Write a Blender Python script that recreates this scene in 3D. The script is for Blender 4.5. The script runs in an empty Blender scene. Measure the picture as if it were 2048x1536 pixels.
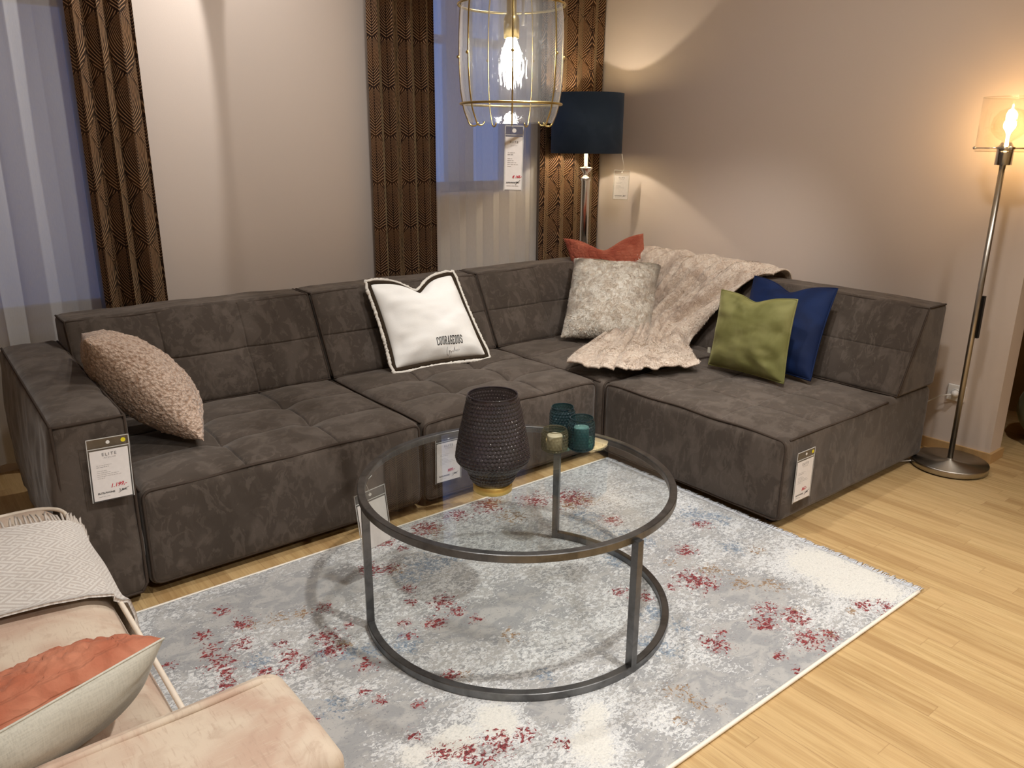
import bpy, math, random
import numpy as np
from mathutils import Vector, Matrix, noise
random.seed(7); np.random.seed(7)
PI=math.pi
SC=bpy.context.scene
COL=SC.collection

# ------------------------------------------------------------------ helpers
def lin(r,g,b):
    f=lambda v:(v/255/12.92) if v/255<=0.04045 else ((v/255+0.055)/1.055)**2.4
    return (f(r),f(g),f(b),1.0)

def wm(o):
    m=o.matrix_basis.copy()
    return wm(o.parent)@m if o.parent else m

def tag(o,label=None,cat=None,group=None,kind=None):
    if label: o['label']=label
    if cat: o['category']=cat
    if group: o['group']=group
    if kind: o['kind']=kind
    return o

def thing(name,label,cat,loc=(0,0,0),group=None,mat=None):
    o=bpy.data.objects.new(name,None); COL.objects.link(o)
    if mat is not None: o.matrix_basis=mat
    else: o.location=loc
    o.empty_display_size=0.05
    return tag(o,label,cat,group)

def mesh(name,verts,faces,mat,parent=None,smooth=True,uvs=None,local=False,mats=None,midx=None):
    """verts in world space unless local; linked as ONE mesh object under parent"""
    V=np.asarray(verts,float).reshape(-1,3)
    if parent is not None and not local:
        M=np.array(wm(parent).inverted())
        V=V@M[:3,:3].T+M[:3,3]
    me=bpy.data.meshes.new(name)
    me.from_pydata(V.tolist(),[],[tuple(int(i) for i in f) for f in faces])
    me.materials.append(mat)
    if mats:
        for m in mats: me.materials.append(m)
        me.polygons.foreach_set('material_index',midx)
    if uvs is not None:
        uv=me.uv_layers.new(name='UVMap')
        li=np.zeros(len(me.loops),dtype=np.int32); me.loops.foreach_get('vertex_index',li)
        uv.data.foreach_set('uv',np.asarray(uvs,float)[li].ravel())
    if smooth: me.polygons.foreach_set('use_smooth',[True]*len(me.polygons))
    me.update()
    o=bpy.data.objects.new(name,me); COL.objects.link(o)
    if parent is not None: o.parent=parent
    return o

class MB:
    """collects shapes into one mesh"""
    def __init__(s): s.v=[]; s.f=[]; s.n=0
    def add(s,v,f):
        v=np.asarray(v,float).reshape(-1,3)
        s.v.append(v); s.f+= [tuple(int(i)+s.n for i in q) for q in f]; s.n+=len(v); return s
    def build(s,name,mat,parent=None,**k): return mesh(name,np.concatenate(s.v),s.f,mat,parent,**k)

def boxg(x0,x1,y0,y1,z0,z1):
    v=[(x,y,z) for x in (x0,x1) for y in (y0,y1) for z in (z0,z1)]
    f=[(0,1,3,2),(4,6,7,5),(0,4,5,1),(2,3,7,6),(0,2,6,4),(1,5,7,3)]
    return v,f

def tubeg(pts,r,n=8,closed=False,prof=None):
    """swept tube; r scalar or list; prof = list of (a,b) for a custom section (b = up)"""
    P=np.asarray(pts,float); m=len(P)
    T=np.zeros_like(P)
    for i in range(m):
        a=P[(i-1)%m] if (closed or i>0) else P[i]
        b=P[(i+1)%m] if (closed or i<m-1) else P[i]
        T[i]=(b-a)/max(np.linalg.norm(b-a),1e-9)
    if prof is None: prof=[(math.cos(2*PI*k/n),math.sin(2*PI*k/n)) for k in range(n)]; scale=True
    else: scale=False; n=len(prof)
    up=np.array([0,0,1.]) if abs(T[0][2])<0.9 else np.array([1.,0,0])
    N=np.cross(up,T[0]); N/=np.linalg.norm(N)
    v=[]
    for i in range(m):
        if i>0:
            N=N-T[i]*np.dot(N,T[i]); N/=max(np.linalg.norm(N),1e-9)
        B=np.cross(T[i],N)
        rr=(r if np.isscalar(r) else r[i]) if scale else 1.0
        for a,b in prof: v.append(P[i]+rr*(a*N+b*B))
    f=[]
    for i in range(m if closed else m-1):
        j=(i+1)%m
        for k in range(n): f.append((i*n+k,i*n+(k+1)%n,j*n+(k+1)%n,j*n+k))
    if not closed: f+= [tuple(range(n-1,-1,-1)),tuple((m-1)*n+k for k in range(n))]
    return v,f

def latheg(c,prof,n=48,cap=True,bump=None):
    """prof list of (r,z); c centre xy + base z"""
    v=[];f=[];m=len(prof)
    for i,(r,z) in enumerate(prof):
        for k in range(n):
            a=2*PI*k/n
            rr=r+(bump(i,k) if bump else 0)
            v.append((c[0]+rr*math.cos(a),c[1]+rr*math.sin(a),c[2]+z))
    for i in range(m-1):
        for k in range(n): f.append((i*n+k,i*n+(k+1)%n,(i+1)*n+(k+1)%n,(i+1)*n+k))
    if cap: f+=[tuple(range(n-1,-1,-1)),tuple((m-1)*n+k for k in range(n))]
    return v,f

def sphereg(c,r,n=24,m=14,s=(1,1,1)):
    prof=[(max(1e-4,math.sin(PI*i/m)),-math.cos(PI*i/m)) for i in range(m+1)]
    v,f=latheg((0,0,0),prof,n)
    return np.asarray(v)*np.array(s)*r+np.array(c),f

def softblock(L,D,H,r,n=30,edge=5,ex=((),(),())):
    """rounded box: u in 0..L, d in 0..D, z in 0..H. returns P,N,faces"""
    dims=(L,D,H); grids=[]
    for s in dims:
        rr=min(r,s*0.49)
        e=[rr*(1-math.cos(PI/2*k/edge)) for k in range(edge)]
        k=max(4,int(n*s/max(dims)))
        mid=list(np.linspace(rr,s-rr,k+1))
        mid=[m for m in mid if not any(abs(m-q)<.016 for q in ex[len(grids)])]
        for q in ex[len(grids)]: mid+=[q-.013,q-.008,q-.0045,q-.002,q,q+.002,q+.0045,q+.008,q+.013]
        g=e+sorted(mid)+[s-x for x in reversed(e)]
        grids.append(np.array(g))
    idx={}; P=[]; F=[]
    def vid(i,j,k):
        key=(i,j,k)
        if key not in idx: idx[key]=len(P); P.append((grids[0][i],grids[1][j],grids[2][k]))
        return idx[key]
    a,b,c=[len(g)-1 for g in grids]
    for j in range(b):
        for k in range(c):
            F.append((vid(0,j,k),vid(0,j,k+1),vid(0,j+1,k+1),vid(0,j+1,k)))
            F.append((vid(a,j,k),vid(a,j+1,k),vid(a,j+1,k+1),vid(a,j,k+1)))
    for i in range(a):
        for k in range(c):
            F.append((vid(i,0,k),vid(i+1,0,k),vid(i+1,0,k+1),vid(i,0,k+1)))
            F.append((vid(i,b,k),vid(i,b,k+1),vid(i+1,b,k+1),vid(i+1,b,k)))
    for i in range(a):
        for j in range(b):
            F.append((vid(i,j,0),vid(i,j+1,0),vid(i+1,j+1,0),vid(i+1,j,0)))
            F.append((vid(i,j,c),vid(i+1,j,c),vid(i+1,j+1,c),vid(i,j+1,c)))
    P=np.array(P); lo=np.array([min(r,s*.49) for s in dims]); hi=np.array(dims)-lo
    inn=np.clip(P,lo,hi); d=P-inn
    N=d/np.maximum(np.linalg.norm(d,axis=1,keepdims=True),1e-9)
    P=inn+N*np.array(lo).min()
    return P,N,F

def sstep(a,b,x):
    t=np.clip((x-a)/(b-a),0,1); return t*t*(3-2*t)

def nz(P,scale,seed=0.0):
    return np.array([noise.noise(Vector((p[0]*scale+seed,p[1]*scale-seed,p[2]*scale+2*seed))) for p in P])

# ------------------------------------------------------------------ node helpers
class S:
    def __init__(s,nt,sock): s.nt=nt; s.s=sock
    def _m(s,op,*o):
        n=s.nt.nodes.new('ShaderNodeMath'); n.operation=op
        for i,x in enumerate((s,)+o):
            if isinstance(x,S): s.nt.links.new(x.s,n.inputs[i])
            else: n.inputs[i].default_value=float(x)
        return S(s.nt,n.outputs[0])
    def __add__(s,o): return s._m('ADD',o)
    __radd__=__add__
    def __mul__(s,o): return s._m('MULTIPLY',o)
    __rmul__=__mul__
    def __sub__(s,o): return s._m('SUBTRACT',o)
    def __rsub__(s,o): return (s*-1.0)+o
    def __truediv__(s,o): return s._m('DIVIDE',o)
    def f(s,op,*o): return s._m(op,*o)
    def gt(s,o): return s._m('GREATER_THAN',o)
    def lt(s,o): return s._m('LESS_THAN',o)
    def ss(s,a,b):
        n=s.nt.nodes.new('ShaderNodeMapRange'); n.interpolation_type='SMOOTHSTEP'
        s.nt.links.new(s.s,n.inputs[0]); n.inputs[1].default_value=a; n.inputs[2].default_value=b
        n.inputs[3].default_value=0; n.inputs[4].default_value=1
        return S(s.nt,n.outputs[0])

class G:
    """material builder"""
    def __init__(g,name):
        g.m=bpy.data.materials.new(name); g.m.use_nodes=True
        g.nt=g.m.node_tree; g.nt.nodes.clear()
        g.out=g.nt.nodes.new('ShaderNodeOutputMaterial')
    def node(g,t,**kw):
        n=g.nt.nodes.new(t)
        for k,v in kw.items(): setattr(n,k,v)
        return n
    def put(g,n,key,v):
        i=n.inputs[key]
        if isinstance(v,S): g.nt.links.new(v.s,i)
        elif v is not None: i.default_value=v
    def coord(g,kind='Object',scale=(1,1,1),rot=(0,0,0),loc=(0,0,0)):
        t=g.node('ShaderNodeTexCoord'); m=g.node('ShaderNodeMapping')
        m.inputs['Scale'].default_value=scale; m.inputs['Rotation'].default_value=rot; m.inputs['Location'].default_value=loc
        g.nt.links.new(t.outputs[kind],m.inputs[0]); return S(g.nt,m.outputs[0])
    def xyz(g,c):
        n=g.node('ShaderNodeSeparateXYZ'); g.nt.links.new(c.s,n.inputs[0])
        return [S(g.nt,o) for o in n.outputs]
    def comb(g,x,y,z):
        n=g.node('ShaderNodeCombineXYZ')
        for i,v in enumerate((x,y,z)): g.put(n,i,v)
        return S(g.nt,n.outputs[0])
    def noise(g,c,scale,detail=3,rough=.5,dist=0.):
        n=g.node('ShaderNodeTexNoise'); g.nt.links.new(c.s,n.inputs['Vector'])
        n.inputs['Scale'].default_value=scale; n.inputs['Detail'].default_value=detail
        n.inputs['Roughness'].default_value=rough; n.inputs['Distortion'].default_value=dist
        return S(g.nt,n.outputs[0])
    def voro(g,c,scale,feature='F1',out='Distance',rnd=1.0):
        n=g.node('ShaderNodeTexVoronoi'); n.feature=feature; g.nt.links.new(c.s,n.inputs['Vector'])
        n.inputs['Scale'].default_value=scale; n.inputs['Randomness'].default_value=rnd
        return S(g.nt,n.outputs[out])
    def mix(g,fac,a,b):
        n=g.node('ShaderNodeMix'); n.data_type='RGBA'
        g.put(n,0,fac); g.put(n,6,a); g.put(n,7,b); return S(g.nt,n.outputs[2])
    def bump(g,h,strength=.3,dist=.01,nrm=None):
        n=g.node('ShaderNodeBump'); n.inputs['Strength'].default_value=strength; n.inputs['Distance'].default_value=dist
        g.put(n,'Height',h)
        if nrm: g.put(n,'Normal',nrm)
        return S(g.nt,n.outputs[0])
    def pbr(g,col,rough=.6,metal=0.,bump=None,sheen=0.,spec=.5,sheen_tint=None,coat=0.):
        n=g.node('ShaderNodeBsdfPrincipled')
        g.put(n,'Base Color',col); g.put(n,'Roughness',rough); g.put(n,'Metallic',metal)
        g.put(n,'Specular IOR Level',spec); g.put(n,'Sheen Weight',sheen); g.put(n,'Coat Weight',coat)
        n.inputs['Sheen Roughness'].default_value=.4
        if sheen_tint: n.inputs['Sheen Tint'].default_value=sheen_tint
        if bump: g.put(n,'Normal',bump)
        return S(g.nt,n.outputs[0])
    def mixs(g,fac,a,b):
        n=g.node('ShaderNodeMixShader'); g.put(n,0,fac); g.nt.links.new(a.s,n.inputs[1]); g.nt.links.new(b.s,n.inputs[2])
        return S(g.nt,n.outputs[0])
    def done(g,s): g.nt.links.new(s.s,g.out.inputs[0]); return g.m

def simple(name,col,rough=.6,metal=0.,spec=.5):
    g=G(name); c=g.coord('Object'); n=g.noise(c,60,2)
    k=g.mix(n,tuple(x*.93 for x in col[:3])+(1,),tuple(min(1,x*1.07) for x in col[:3])+(1,))
    return g.done(g.pbr(k,rough,metal,spec=spec))

def glassy(name,tint,fac_min=.04,rough=.02,bumpscale=0,refl=(1,1,1,1),ior=1.5,haze=0):
    g=G(name)
    tr=g.node('ShaderNodeBsdfTransparent'); tr.inputs[0].default_value=tint
    gl=g.node('ShaderNodeBsdfGlossy'); gl.inputs['Color'].default_value=refl; gl.inputs['Roughness'].default_value=rough
    fr=g.node('ShaderNodeLayerWeight'); fr.inputs[0].default_value=.5
    if bumpscale:
        c=g.coord('Object'); x,y,z=g.xyz(c); b=g.bump(g.noise(g.comb(x*46,y*46,z*9),bumpscale,3),.35,.006)
        g.put(gl,'Normal',b); g.put(fr,'Normal',b)
    k=(S(g.nt,fr.outputs['Facing'])._m('POWER',5.)*(1-fac_min))+fac_min
    sh=g.mixs(k,S(g.nt,tr.outputs[0]),S(g.nt,gl.outputs[0]))
    if haze:
        t=g.node('ShaderNodeBsdfTranslucent'); t.inputs[0].default_value=(.9,.92,.95,1); dd=g.node('ShaderNodeBsdfDiffuse'); dd.inputs[0].default_value=(.9,.92,.95,1)  # scatter of seeded glass, whitened to stand in for the bulb's glare
        x,y,z=g.xyz(g.coord('Object')); sd=g.noise(g.comb(x*150,y*150,z*70),1,2).ss(.58,.68)
        sh=g.mixs((sd*haze*1.5)+haze,sh,g.mixs(.5,S(g.nt,t.outputs[0]),S(g.nt,dd.outputs[0])))
    return g.done(sh)

def emis(name,col,strength):
    g=G(name); e=g.node('ShaderNodeEmission'); e.inputs[0].default_value=col; e.inputs[1].default_value=strength
    return g.done(S(g.nt,e.outputs[0]))

# ------------------------------------------------------------------ materials
def suede(name,base,hi,lo):
    g=G(name); c=g.coord('Object',(1,1,.7))
    d=g.noise(c,7,3,.5,.9); m=d.ss(.50,.60); d2=g.noise(c,15,3,.6,1.6); m2=d2.ss(.56,.60)
    m3=g.noise(c,3.2,2,.5,.5).ss(.40,.46)
    k=g.mix(m*.50,base,hi); k=g.mix(m2*.40,k,hi); k=g.mix((1-m3)*.6,k,lo)
    x,y,z=g.xyz(c); st=g.noise(g.comb((x*9)+(y*5)+(z*3),(y*16)-(x*6),z*7),1.6,4,.62,1.2).ss(.54,.62); k=g.mix(st*.5,k,hi)
    fine=g.noise(c,260,2); k=g.mix(fine*.30,k,lo)
    b=g.bump(g.noise(c,320,2),.08,.002)
    return g.done(g.pbr(k,.88,0,b,.35,.12,(0.9,.85,.8,1)))
M={}
M['suede']=suede('suede_taupe',lin(77,68,61),lin(102,92,84),lin(66,58,51))
M['piping']=simple('suede_piping_shaded',lin(70,60,53),.9,spec=.1)  # same suede as the seats; darker tone paints in shade along the seams
M['black']=simple('black_plastic',lin(24,23,22),.5)

def wallmat(name,col):
    g=G(name); c=g.coord('Object'); n=g.noise(c,220,3,.6); n2=g.noise(c,1.2,2)
    k=g.mix(n2*.5,col,tuple(x*.94 for x in col[:3])+(1,))
    return g.done(g.pbr(k,.85,0,g.bump(n,.10,.003),spec=.15))
M['wall']=wallmat('plaster_rose_beige',lin(220,205,193))
M['wallbrown']=wallmat('stand_in_brown',lin(150,122,86))
M['white']=wallmat('white_paint',lin(226,222,214))

def floormat():
    g=G('oak_strip_floor'); c=g.coord('Object'); y,x,z=g.xyz(c)
    sw=.066
    row=(y/sw).f('FLOOR'); fy=(y/sw)-row
    rnd=g.node('ShaderNodeTexWhiteNoise',noise_dimensions='1D'); g.put(rnd,'W',row); r1=S(g.nt,rnd.outputs[0])
    xs=(x+r1*7.3)/.85; colm=xs.f('FLOOR'); fx=xs-colm
    rnd2=g.node('ShaderNodeTexWhiteNoise',noise_dimensions='2D'); g.put(rnd2,'Vector',g.comb(row,colm,0)); r2=S(g.nt,rnd2.outputs[0])
    gc=g.comb(x*1.6+r2*13,y*26+r2*31,r2*9)
    gr=g.noise(gc,1.6,5,.62,.35); gr2=g.noise(g.comb(x*5,y*120,r2*5),1.5,4,.6)
    a=lin(206,176,126); b=lin(178,145,96); d=lin(150,116,76)
    k=g.mix(gr.ss(.33,.68),a,b); k=g.mix(gr2.ss(.50,.72)*.55,k,d)
    k=g.mix(r2.ss(.1,.9)*.5,k,lin(198,164,116)); k=g.mix((1-r2).ss(.60,1.0)*.55,k,lin(166,130,86))
    seam=(fy-.5).f('ABSOLUTE').gt(.492); end=(fx-.5).f('ABSOLUTE').gt(.4985)
    prow=(y/(sw*3)).f('FLOOR'); pf=(y/(sw*3))-prow; pseam=(pf-.5).f('ABSOLUTE').gt(.4955)
    line=(seam*.18)._m('MAXIMUM',end*.30)._m('MAXIMUM',pseam*.5)
    k=g.mix(line,k,lin(120,84,46))
    return g.done(g.pbr(k,(gr2*.15)+.36,0,g.bump(gr2,.06,.002),spec=.35))
M['floor']=floormat()
M['oak']=simple('oak_trim',lin(196,158,108),.5)

def drape():
    g=G('velvet_palm_drape')
    uvn=g.node('ShaderNodeUVMap'); u,v,_=g.xyz(S(g.nt,uvn.outputs[0]))
    W,H=.165,.27
    wobble=g.noise(g.comb(u,v,0),16,2)-.5
    def layer(ou,ov):
        a=(u+ou)/W; b=(v+ov)/H
        cx=a-a.f('FLOOR'); cy=b-b.f('FLOOR')
        px=((cx-.5)*W).f('ABSOLUTE'); py=cy*H
        # leaf envelope, widest two thirds up, rounded tip
        e=((cy-.02)*PI*.98).f('SINE')._m('MAXIMUM',0.0).f('POWER',.62)
        wd=e*(W*.54)
        # leaflets leave the stem and turn steeper towards the tip
        ph=(py-(px*((cy*cy*2.1)+.75))+((px*px)*3.0)+(wobble*.006))/.0150
        fr=ph-ph.f('FLOOR')
        tri=(fr-.5).f('ABSOLUTE')
        body=(wd-px).gt(0)
        rim=((wd-px)-.0075).lt(0)
        stripe=tri.ss(.28,.39)
        return body,stripe*(1-rim)*px.gt(.0022)
    b1,s1=layer(0,0); b2,s2=layer(W/2,H/2)
    s=(b1*s1)+((1-b1)*(b2*s2))+((1-b1)*(1-b2)*.0)
    c=g.comb(u,v,0); n=g.noise(c,300,2); wob=g.noise(c,40,2)
    s=s*(.65+wob*.6)
    dark=lin(38,23,16); gold=lin(72,45,20); light=lin(172,134,100)
    bgc=g.mix(g.noise(c,9,2).ss(.45,.62)*.5,dark,gold)
    k=g.mix(s,bgc,light); k=g.mix(n*.25,k,dark)
    return g.done(g.pbr(k,.8,0,g.bump(s*-1.0,.25,.003),.35,.15,(.9,.7,.4,1)))
M['drape']=drape()

def sheer(name,tr0):
    g=G(name); c=g.coord('Object')
    x,y,z=g.xyz(c)
    wv=g.noise(g.comb(x*900,y*900,z*40),1,2)
    d=g.node('ShaderNodeBsdfDiffuse'); d.inputs[0].default_value=lin(232,228,222) if tr0>0 else lin(200,196,190)
    t=g.node('ShaderNodeBsdfTranslucent'); t.inputs[0].default_value=lin(225,226,228)
    p=g.node('ShaderNodeBsdfTransparent'); p.inputs[0].default_value=(1,1,1,1)
    a=g.mixs(.45 if tr0>0 else .06,S(g.nt,d.outputs[0]),S(g.nt,t.outputs[0]))
    return g.done(g.mixs((wv*.2)+tr0,a,S(g.nt,p.outputs[0])))
M['sheer']=sheer('white_voile',.14); M['sheerdense']=sheer('dense_white_voile',-.02)

def velvet(name,col,hi,sc=3.,rough=.75,sheen=.6):
    g=G(name); c=g.coord('Object'); n=g.noise(c,sc*2.2,3,.5,.6); f=g.noise(c,500,2)
    k=g.mix(n.ss(.4,.65)*.6,col,hi); k=g.mix(f*.25,k,tuple(x*.7 for x in col[:3])+(1,))
    return g.done(g.pbr(k,rough,0,g.bump(g.noise(c,400,2),.06,.002),sheen,.2,tuple(min(1,x*1.8+.1) for x in hi[:3])+(1,)))
M['green']=velvet('olive_velvet',lin(106,104,58),lin(140,136,88))
M['blue']=velvet('navy_velvet',lin(7,24,58),lin(12,36,80),sheen=.15)
def quiltmat(name,a,b,sc):
    g=G(name); c=g.coord('Object'); n=g.noise(c,9,3); v=g.voro(c,sc,'DISTANCE_TO_EDGE'); x,y,z=g.xyz(c)
    ln=(((z/.017)+(n*.8)).f('FRACT')-.5).f('ABSOLUTE')
    h=(v.ss(0,.25)*.6)+((1-ln.ss(.40,.5))*.6)+(g.noise(c,160,2)*.25)
    k=g.mix(n.ss(.35,.65),a,b); k=g.mix((1-v.ss(0,.05))*.10,k,tuple(q*.6 for q in a[:3])+(1,))
    return g.done(g.pbr(k,.8,0,g.bump(h,.6,.008),.4,.15,tuple(min(1,q*1.5+.1) for q in b[:3])+(1,)))
M['rust']=quiltmat('rust_quilted_velvet',lin(146,72,54),lin(170,96,74),34)
M['orange']=quiltmat('orange_quilted_velvet',lin(164,96,72),lin(182,120,94),20)
def crushed(name,a,b,d):
    g=G(name); c=g.coord('Object'); x,y,z=g.xyz(c)
    n=g.noise(c,6,3,.55,.8); s1=g.noise(g.comb(x*26,y*190,z*60),1,3,.6); s2=g.noise(g.comb(x*190,y*26,z*60),1,3,.6); m=g.noise(c,17,4,.6,.6)
    k=g.mix(n.ss(.36,.64),a,b); k=g.mix(m.ss(.50,.70)*.45,k,d); k=g.mix(s1.ss(.54,.72)*.40,k,b); k=g.mix(s2.ss(.54,.72)*.40,k,d)
    return g.done(g.pbr(k,.72,0,g.bump(s1+s2+(m*.8),.12,.003),.3,.15,(1,.93,.85,1)))
M['blush']=crushed('blush_crushed_velvet',lin(186,159,140),lin(203,186,166),lin(166,140,122))
M['cream']=simple('cream_piping',lin(226,212,194),.7)
M['navyshade']=velvet('navy_lampshade',lin(54,70,90),lin(66,82,104),sheen=.3)

def linen(name,col,amt=.35,sc=1.0):
    g=G(name); c=g.coord('Object'); x,y,z=g.xyz(c)
    w=g.noise(g.comb(x*60*sc,y*60*sc,z*520*sc),1,3); w2=g.noise(g.comb(x*520*sc,y*520*sc,z*60*sc),1,3)
    k=g.mix((w*w2).ss(.15,.40)*amt,col,tuple(x*.68 for x in col[:3])+(1,))
    k=g.mix(g.noise(c,6,3).ss(.4,.7)*.3,k,tuple(min(1,x*1.15) for x in col[:3])+(1,))
    return g.done(g.pbr(k,.9,0,g.bump(w+w2,.15,.002),.1,.1))
M['linen']=linen('natural_linen',lin(196,193,180),.6,.8)
M['whitecotton']=linen('ivory_cotton',lin(250,248,243),.08)

def fur(name,a,b,d,sc=1.):
    g=G(name); c=g.coord('Object')
    w=g.noise(c,5.5*sc,3,.5,.4)
    n1=g.noise(c,26*sc,4,.6,1.2); n2=g.noise(c,110*sc,3,.6,.8); n3=g.noise(c,420,2)
    k=g.mix(n1.ss(.35,.65),a,b); k=g.mix(w.ss(.50,.66)*.65,k,tuple((q+r)*.5 for q,r in zip(b,d))); k=g.mix(n2.ss(.58,.74)*.65,k,d)
    k=g.mix(n3.ss(.55,.8)*.5,k,d)
    h=(n1*1.2)+(n2*.6)+(n3*.35)
    return g.done(g.pbr(k,.95,0,g.bump(h,.55,.012),.4,.05,(1,.95,.88,1)))
M['fur']=fur('cream_faux_fur',lin(248,243,232),lin(216,202,184),lin(132,108,88))
M['throwfur']=fur('beige_faux_fur_throw',lin(234,220,204),lin(212,192,174),lin(150,126,110),1.2)
def sherpa():
    g=G('sherpa_curls'); c=g.coord('Object')
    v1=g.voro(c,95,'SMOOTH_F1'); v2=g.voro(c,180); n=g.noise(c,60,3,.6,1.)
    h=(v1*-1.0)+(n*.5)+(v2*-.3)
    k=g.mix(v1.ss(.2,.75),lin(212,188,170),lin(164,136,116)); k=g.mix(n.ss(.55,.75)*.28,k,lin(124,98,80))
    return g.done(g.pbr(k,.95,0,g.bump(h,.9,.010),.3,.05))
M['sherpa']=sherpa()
M['brownfur']=simple('dark_brown_fur',lin(58,48,38),.95,spec=.05)
M['fringe']=simple('grey_white_fringe',lin(226,220,210),.95,spec=.05)
M['woolf']=simple('grey_wool_fringe',lin(188,178,168),.95,spec=.05)

def steel(name,col,rough,n=1.):
    g=G(name); c=g.coord('Object'); w=g.noise(c,14,4,.6,.5); f=g.noise(g.comb(*[q*s for q,s in zip(g.xyz(c),(300,300,30))]),1,2)
    k=g.mix(w.ss(.35,.7)*n,col,tuple(x*.62 for x in col[:3])+(1,))
    return g.done(g.pbr(k,(f*.12)+rough,1.,None))
M['rawsteel']=steel('raw_steel',lin(126,126,126),.30)
M['nickel']=steel('brushed_nickel',lin(186,180,170),.26,.3)
M['chrome']=steel('chrome',lin(226,224,220),.08,.1)
M['brass']=steel('satin_brass',lin(196,172,112),.26,.2)
M['gold']=steel('gold_band',lin(232,200,118),.34,.2)
M['glass']=glassy('clear_glass',(.955,.97,.965,1),.05,.0)
M['lampglass']=glassy('seeded_lamp_glass',(.90,.915,.93,1),.085,.06,1,haze=.035)
M['jarclear']=glassy('clear_shade_glass',(.95,.94,.91,1),.045,.02)
M['pane']=glassy('window_pane',(.97,.98,1,1),.03,.02)
def hobglass(name,tint,body,f=.45):
    g=G(name)
    tr=g.node('ShaderNodeBsdfTransparent'); tr.inputs[0].default_value=tint
    p=g.pbr(body,.07,0,None,spec=.8,coat=1.)
    return g.done(g.mixs(f,S(g.nt,tr.outputs[0]),p))
M['plum']=hobglass('smoked_plum_glass',(.32,.30,.32,1),lin(52,46,51),.58)
M['teal']=hobglass('teal_glass',(.22,.46,.50,1),lin(16,58,68),.45)
M['smoke']=hobglass('smoky_olive_glass',(.72,.70,.60,1),lin(120,116,92),.30)
M['wax']=simple('candle_wax',lin(244,236,214),.55)
M['paper']=simple('white_card',lin(232,226,222),.7)
M['ink']=simple('black_ink',lin(30,28,30),.7)
M['greyink']=simple('grey_print',lin(140,134,132),.7)
M['redink']=simple('red_marker',lin(196,38,60),.6)
M['yellow']=simple('yellow_sticker',lin(232,214,40),.5)
M['string']=simple('white_string',lin(230,228,222),.7)
M['plastic']=glassy('clear_plastic',(.90,.90,.89,1),.06,.12)
M['whiteplastic']=simple('white_plastic',lin(236,232,226),.35)
M['bulbwhite']=emis('bulb_glow_white',(1.,.93,.82,1),75.)
M['bulbwarm']=emis('filament_glow',(1.,.62,.27,1),210.)
M['bulbnavy']=emis('shade_bulb_glow',(1.,.88,.70,1),1350.)
M['shadein']=simple('shade_lining',lin(244,236,214),.8)
M['rose']=simple('dark_metal',lin(40,38,36),.4,.8)

# ------------------------------------------------------------------ camera
R0=((0.779,-0.627,0.007),(-0.177,-0.231,-0.957),(0.602,0.744,-0.291))
def set_camera():
    yaw,pitch,roll,f=0.8909427,0.2950572,-0.0072754,1590.0
    fw=Vector((math.cos(pitch)*math.cos(yaw),math.cos(pitch)*math.sin(yaw),-math.sin(pitch)))
    r=Vector((math.sin(yaw),-math.cos(yaw),0)); d=fw.cross(r)
    r2=r*math.cos(roll)+d*math.sin(roll); d2=d*math.cos(roll)-r*math.sin(roll)
    m=Matrix(((r2.x,-d2.x,-fw.x,0),(r2.y,-d2.y,-fw.y,0),(r2.z,-d2.z,-fw.z,1.6),(0,0,0,1)))
    cd=bpy.data.cameras.new('camera'); cd.sensor_width=36; cd.sensor_fit='HORIZONTAL'; cd.lens=f*36/2048
    cd.clip_start=.02; cd.clip_end=60
    co=bpy.data.objects.new('camera',cd); COL.objects.link(co); co.matrix_world=m; SC.camera=co
set_camera()

# ------------------------------------------------------------------ setting
YA=4.46; XB=4.40
def struct(name,mb,mat,label,cat='structure',parent=None,smooth=False):
    o=mb.build(name,mat,parent,smooth=smooth)
    if parent is None: tag(o,label,cat,kind='structure')
    return o
struct('floor',MB().add(*boxg(-3.2,7.4,-3.2,4.9,-.1,0)),M['floor'],'light oak strip floor running towards the corner','floor')
struct('ceiling',MB().add(*boxg(-3.2,7.4,-3.2,4.9,3.1,3.2)),M['white'],'plain white ceiling above the seating corner','ceiling')
wb=MB(); W1=(-.7,1.0,.72,2.75); W2=(2.70,3.74,1.28,2.75)
wb.add(*boxg(-3.2,W1[0],YA,YA+.3,0,3.1)).add(*boxg(W1[1],W2[0],YA,YA+.3,0,3.1)).add(*boxg(W2[1],XB+.14,YA,YA+.3,0,3.1)).add(*boxg(XB+.14,7.4,YA,YA+.3,0,3.1))
for w in (W1,W2): wb.add(*boxg(w[0],w[1],YA,YA+.3,0,w[2])).add(*boxg(w[0],w[1],YA,YA+.3,w[3],3.1))
struct('wall_back',wb,M['wall'],'rose beige plaster wall with two curtained windows','wall')
struct('wall_right',MB().add(*boxg(XB,XB+.14,1.45,YA,0,3.1)),M['wall'],'rose beige partition wall behind the right sofa end','wall')
struct('wall_far',MB().add(*boxg(5.45,5.6,-3.2,YA,0,3.1)),M['wallbrown'],'brown wall standing in for a furnishing past the partition','wall')  # stand-in wall in place of a brown furnishing past the partition
struct('wall_left',MB().add(*boxg(-3.3,-3.2,-3.2,YA+.3,0,3.1)),M['wall'],'beige wall left of the seating area','wall')
struct('wall_front',MB().add(*boxg(-3.2,7.4,-3.3,-3.2,0,3.1)),M['white'],'pale wall behind the viewer','wall')
struct('baseboard_back',MB().add(*boxg(1.0,XB,YA-.014,YA,0,.055)),M['oak'],'oak baseboard along the back wall','baseboard')
struct('baseboard_right',MB().add(*boxg(XB-.014,XB,1.45,YA-.02,0,.055)).add(*boxg(XB-.014,XB+.154,1.436,1.45,0,.055)),M['oak'],'oak baseboard around the partition wall','baseboard')
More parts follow.
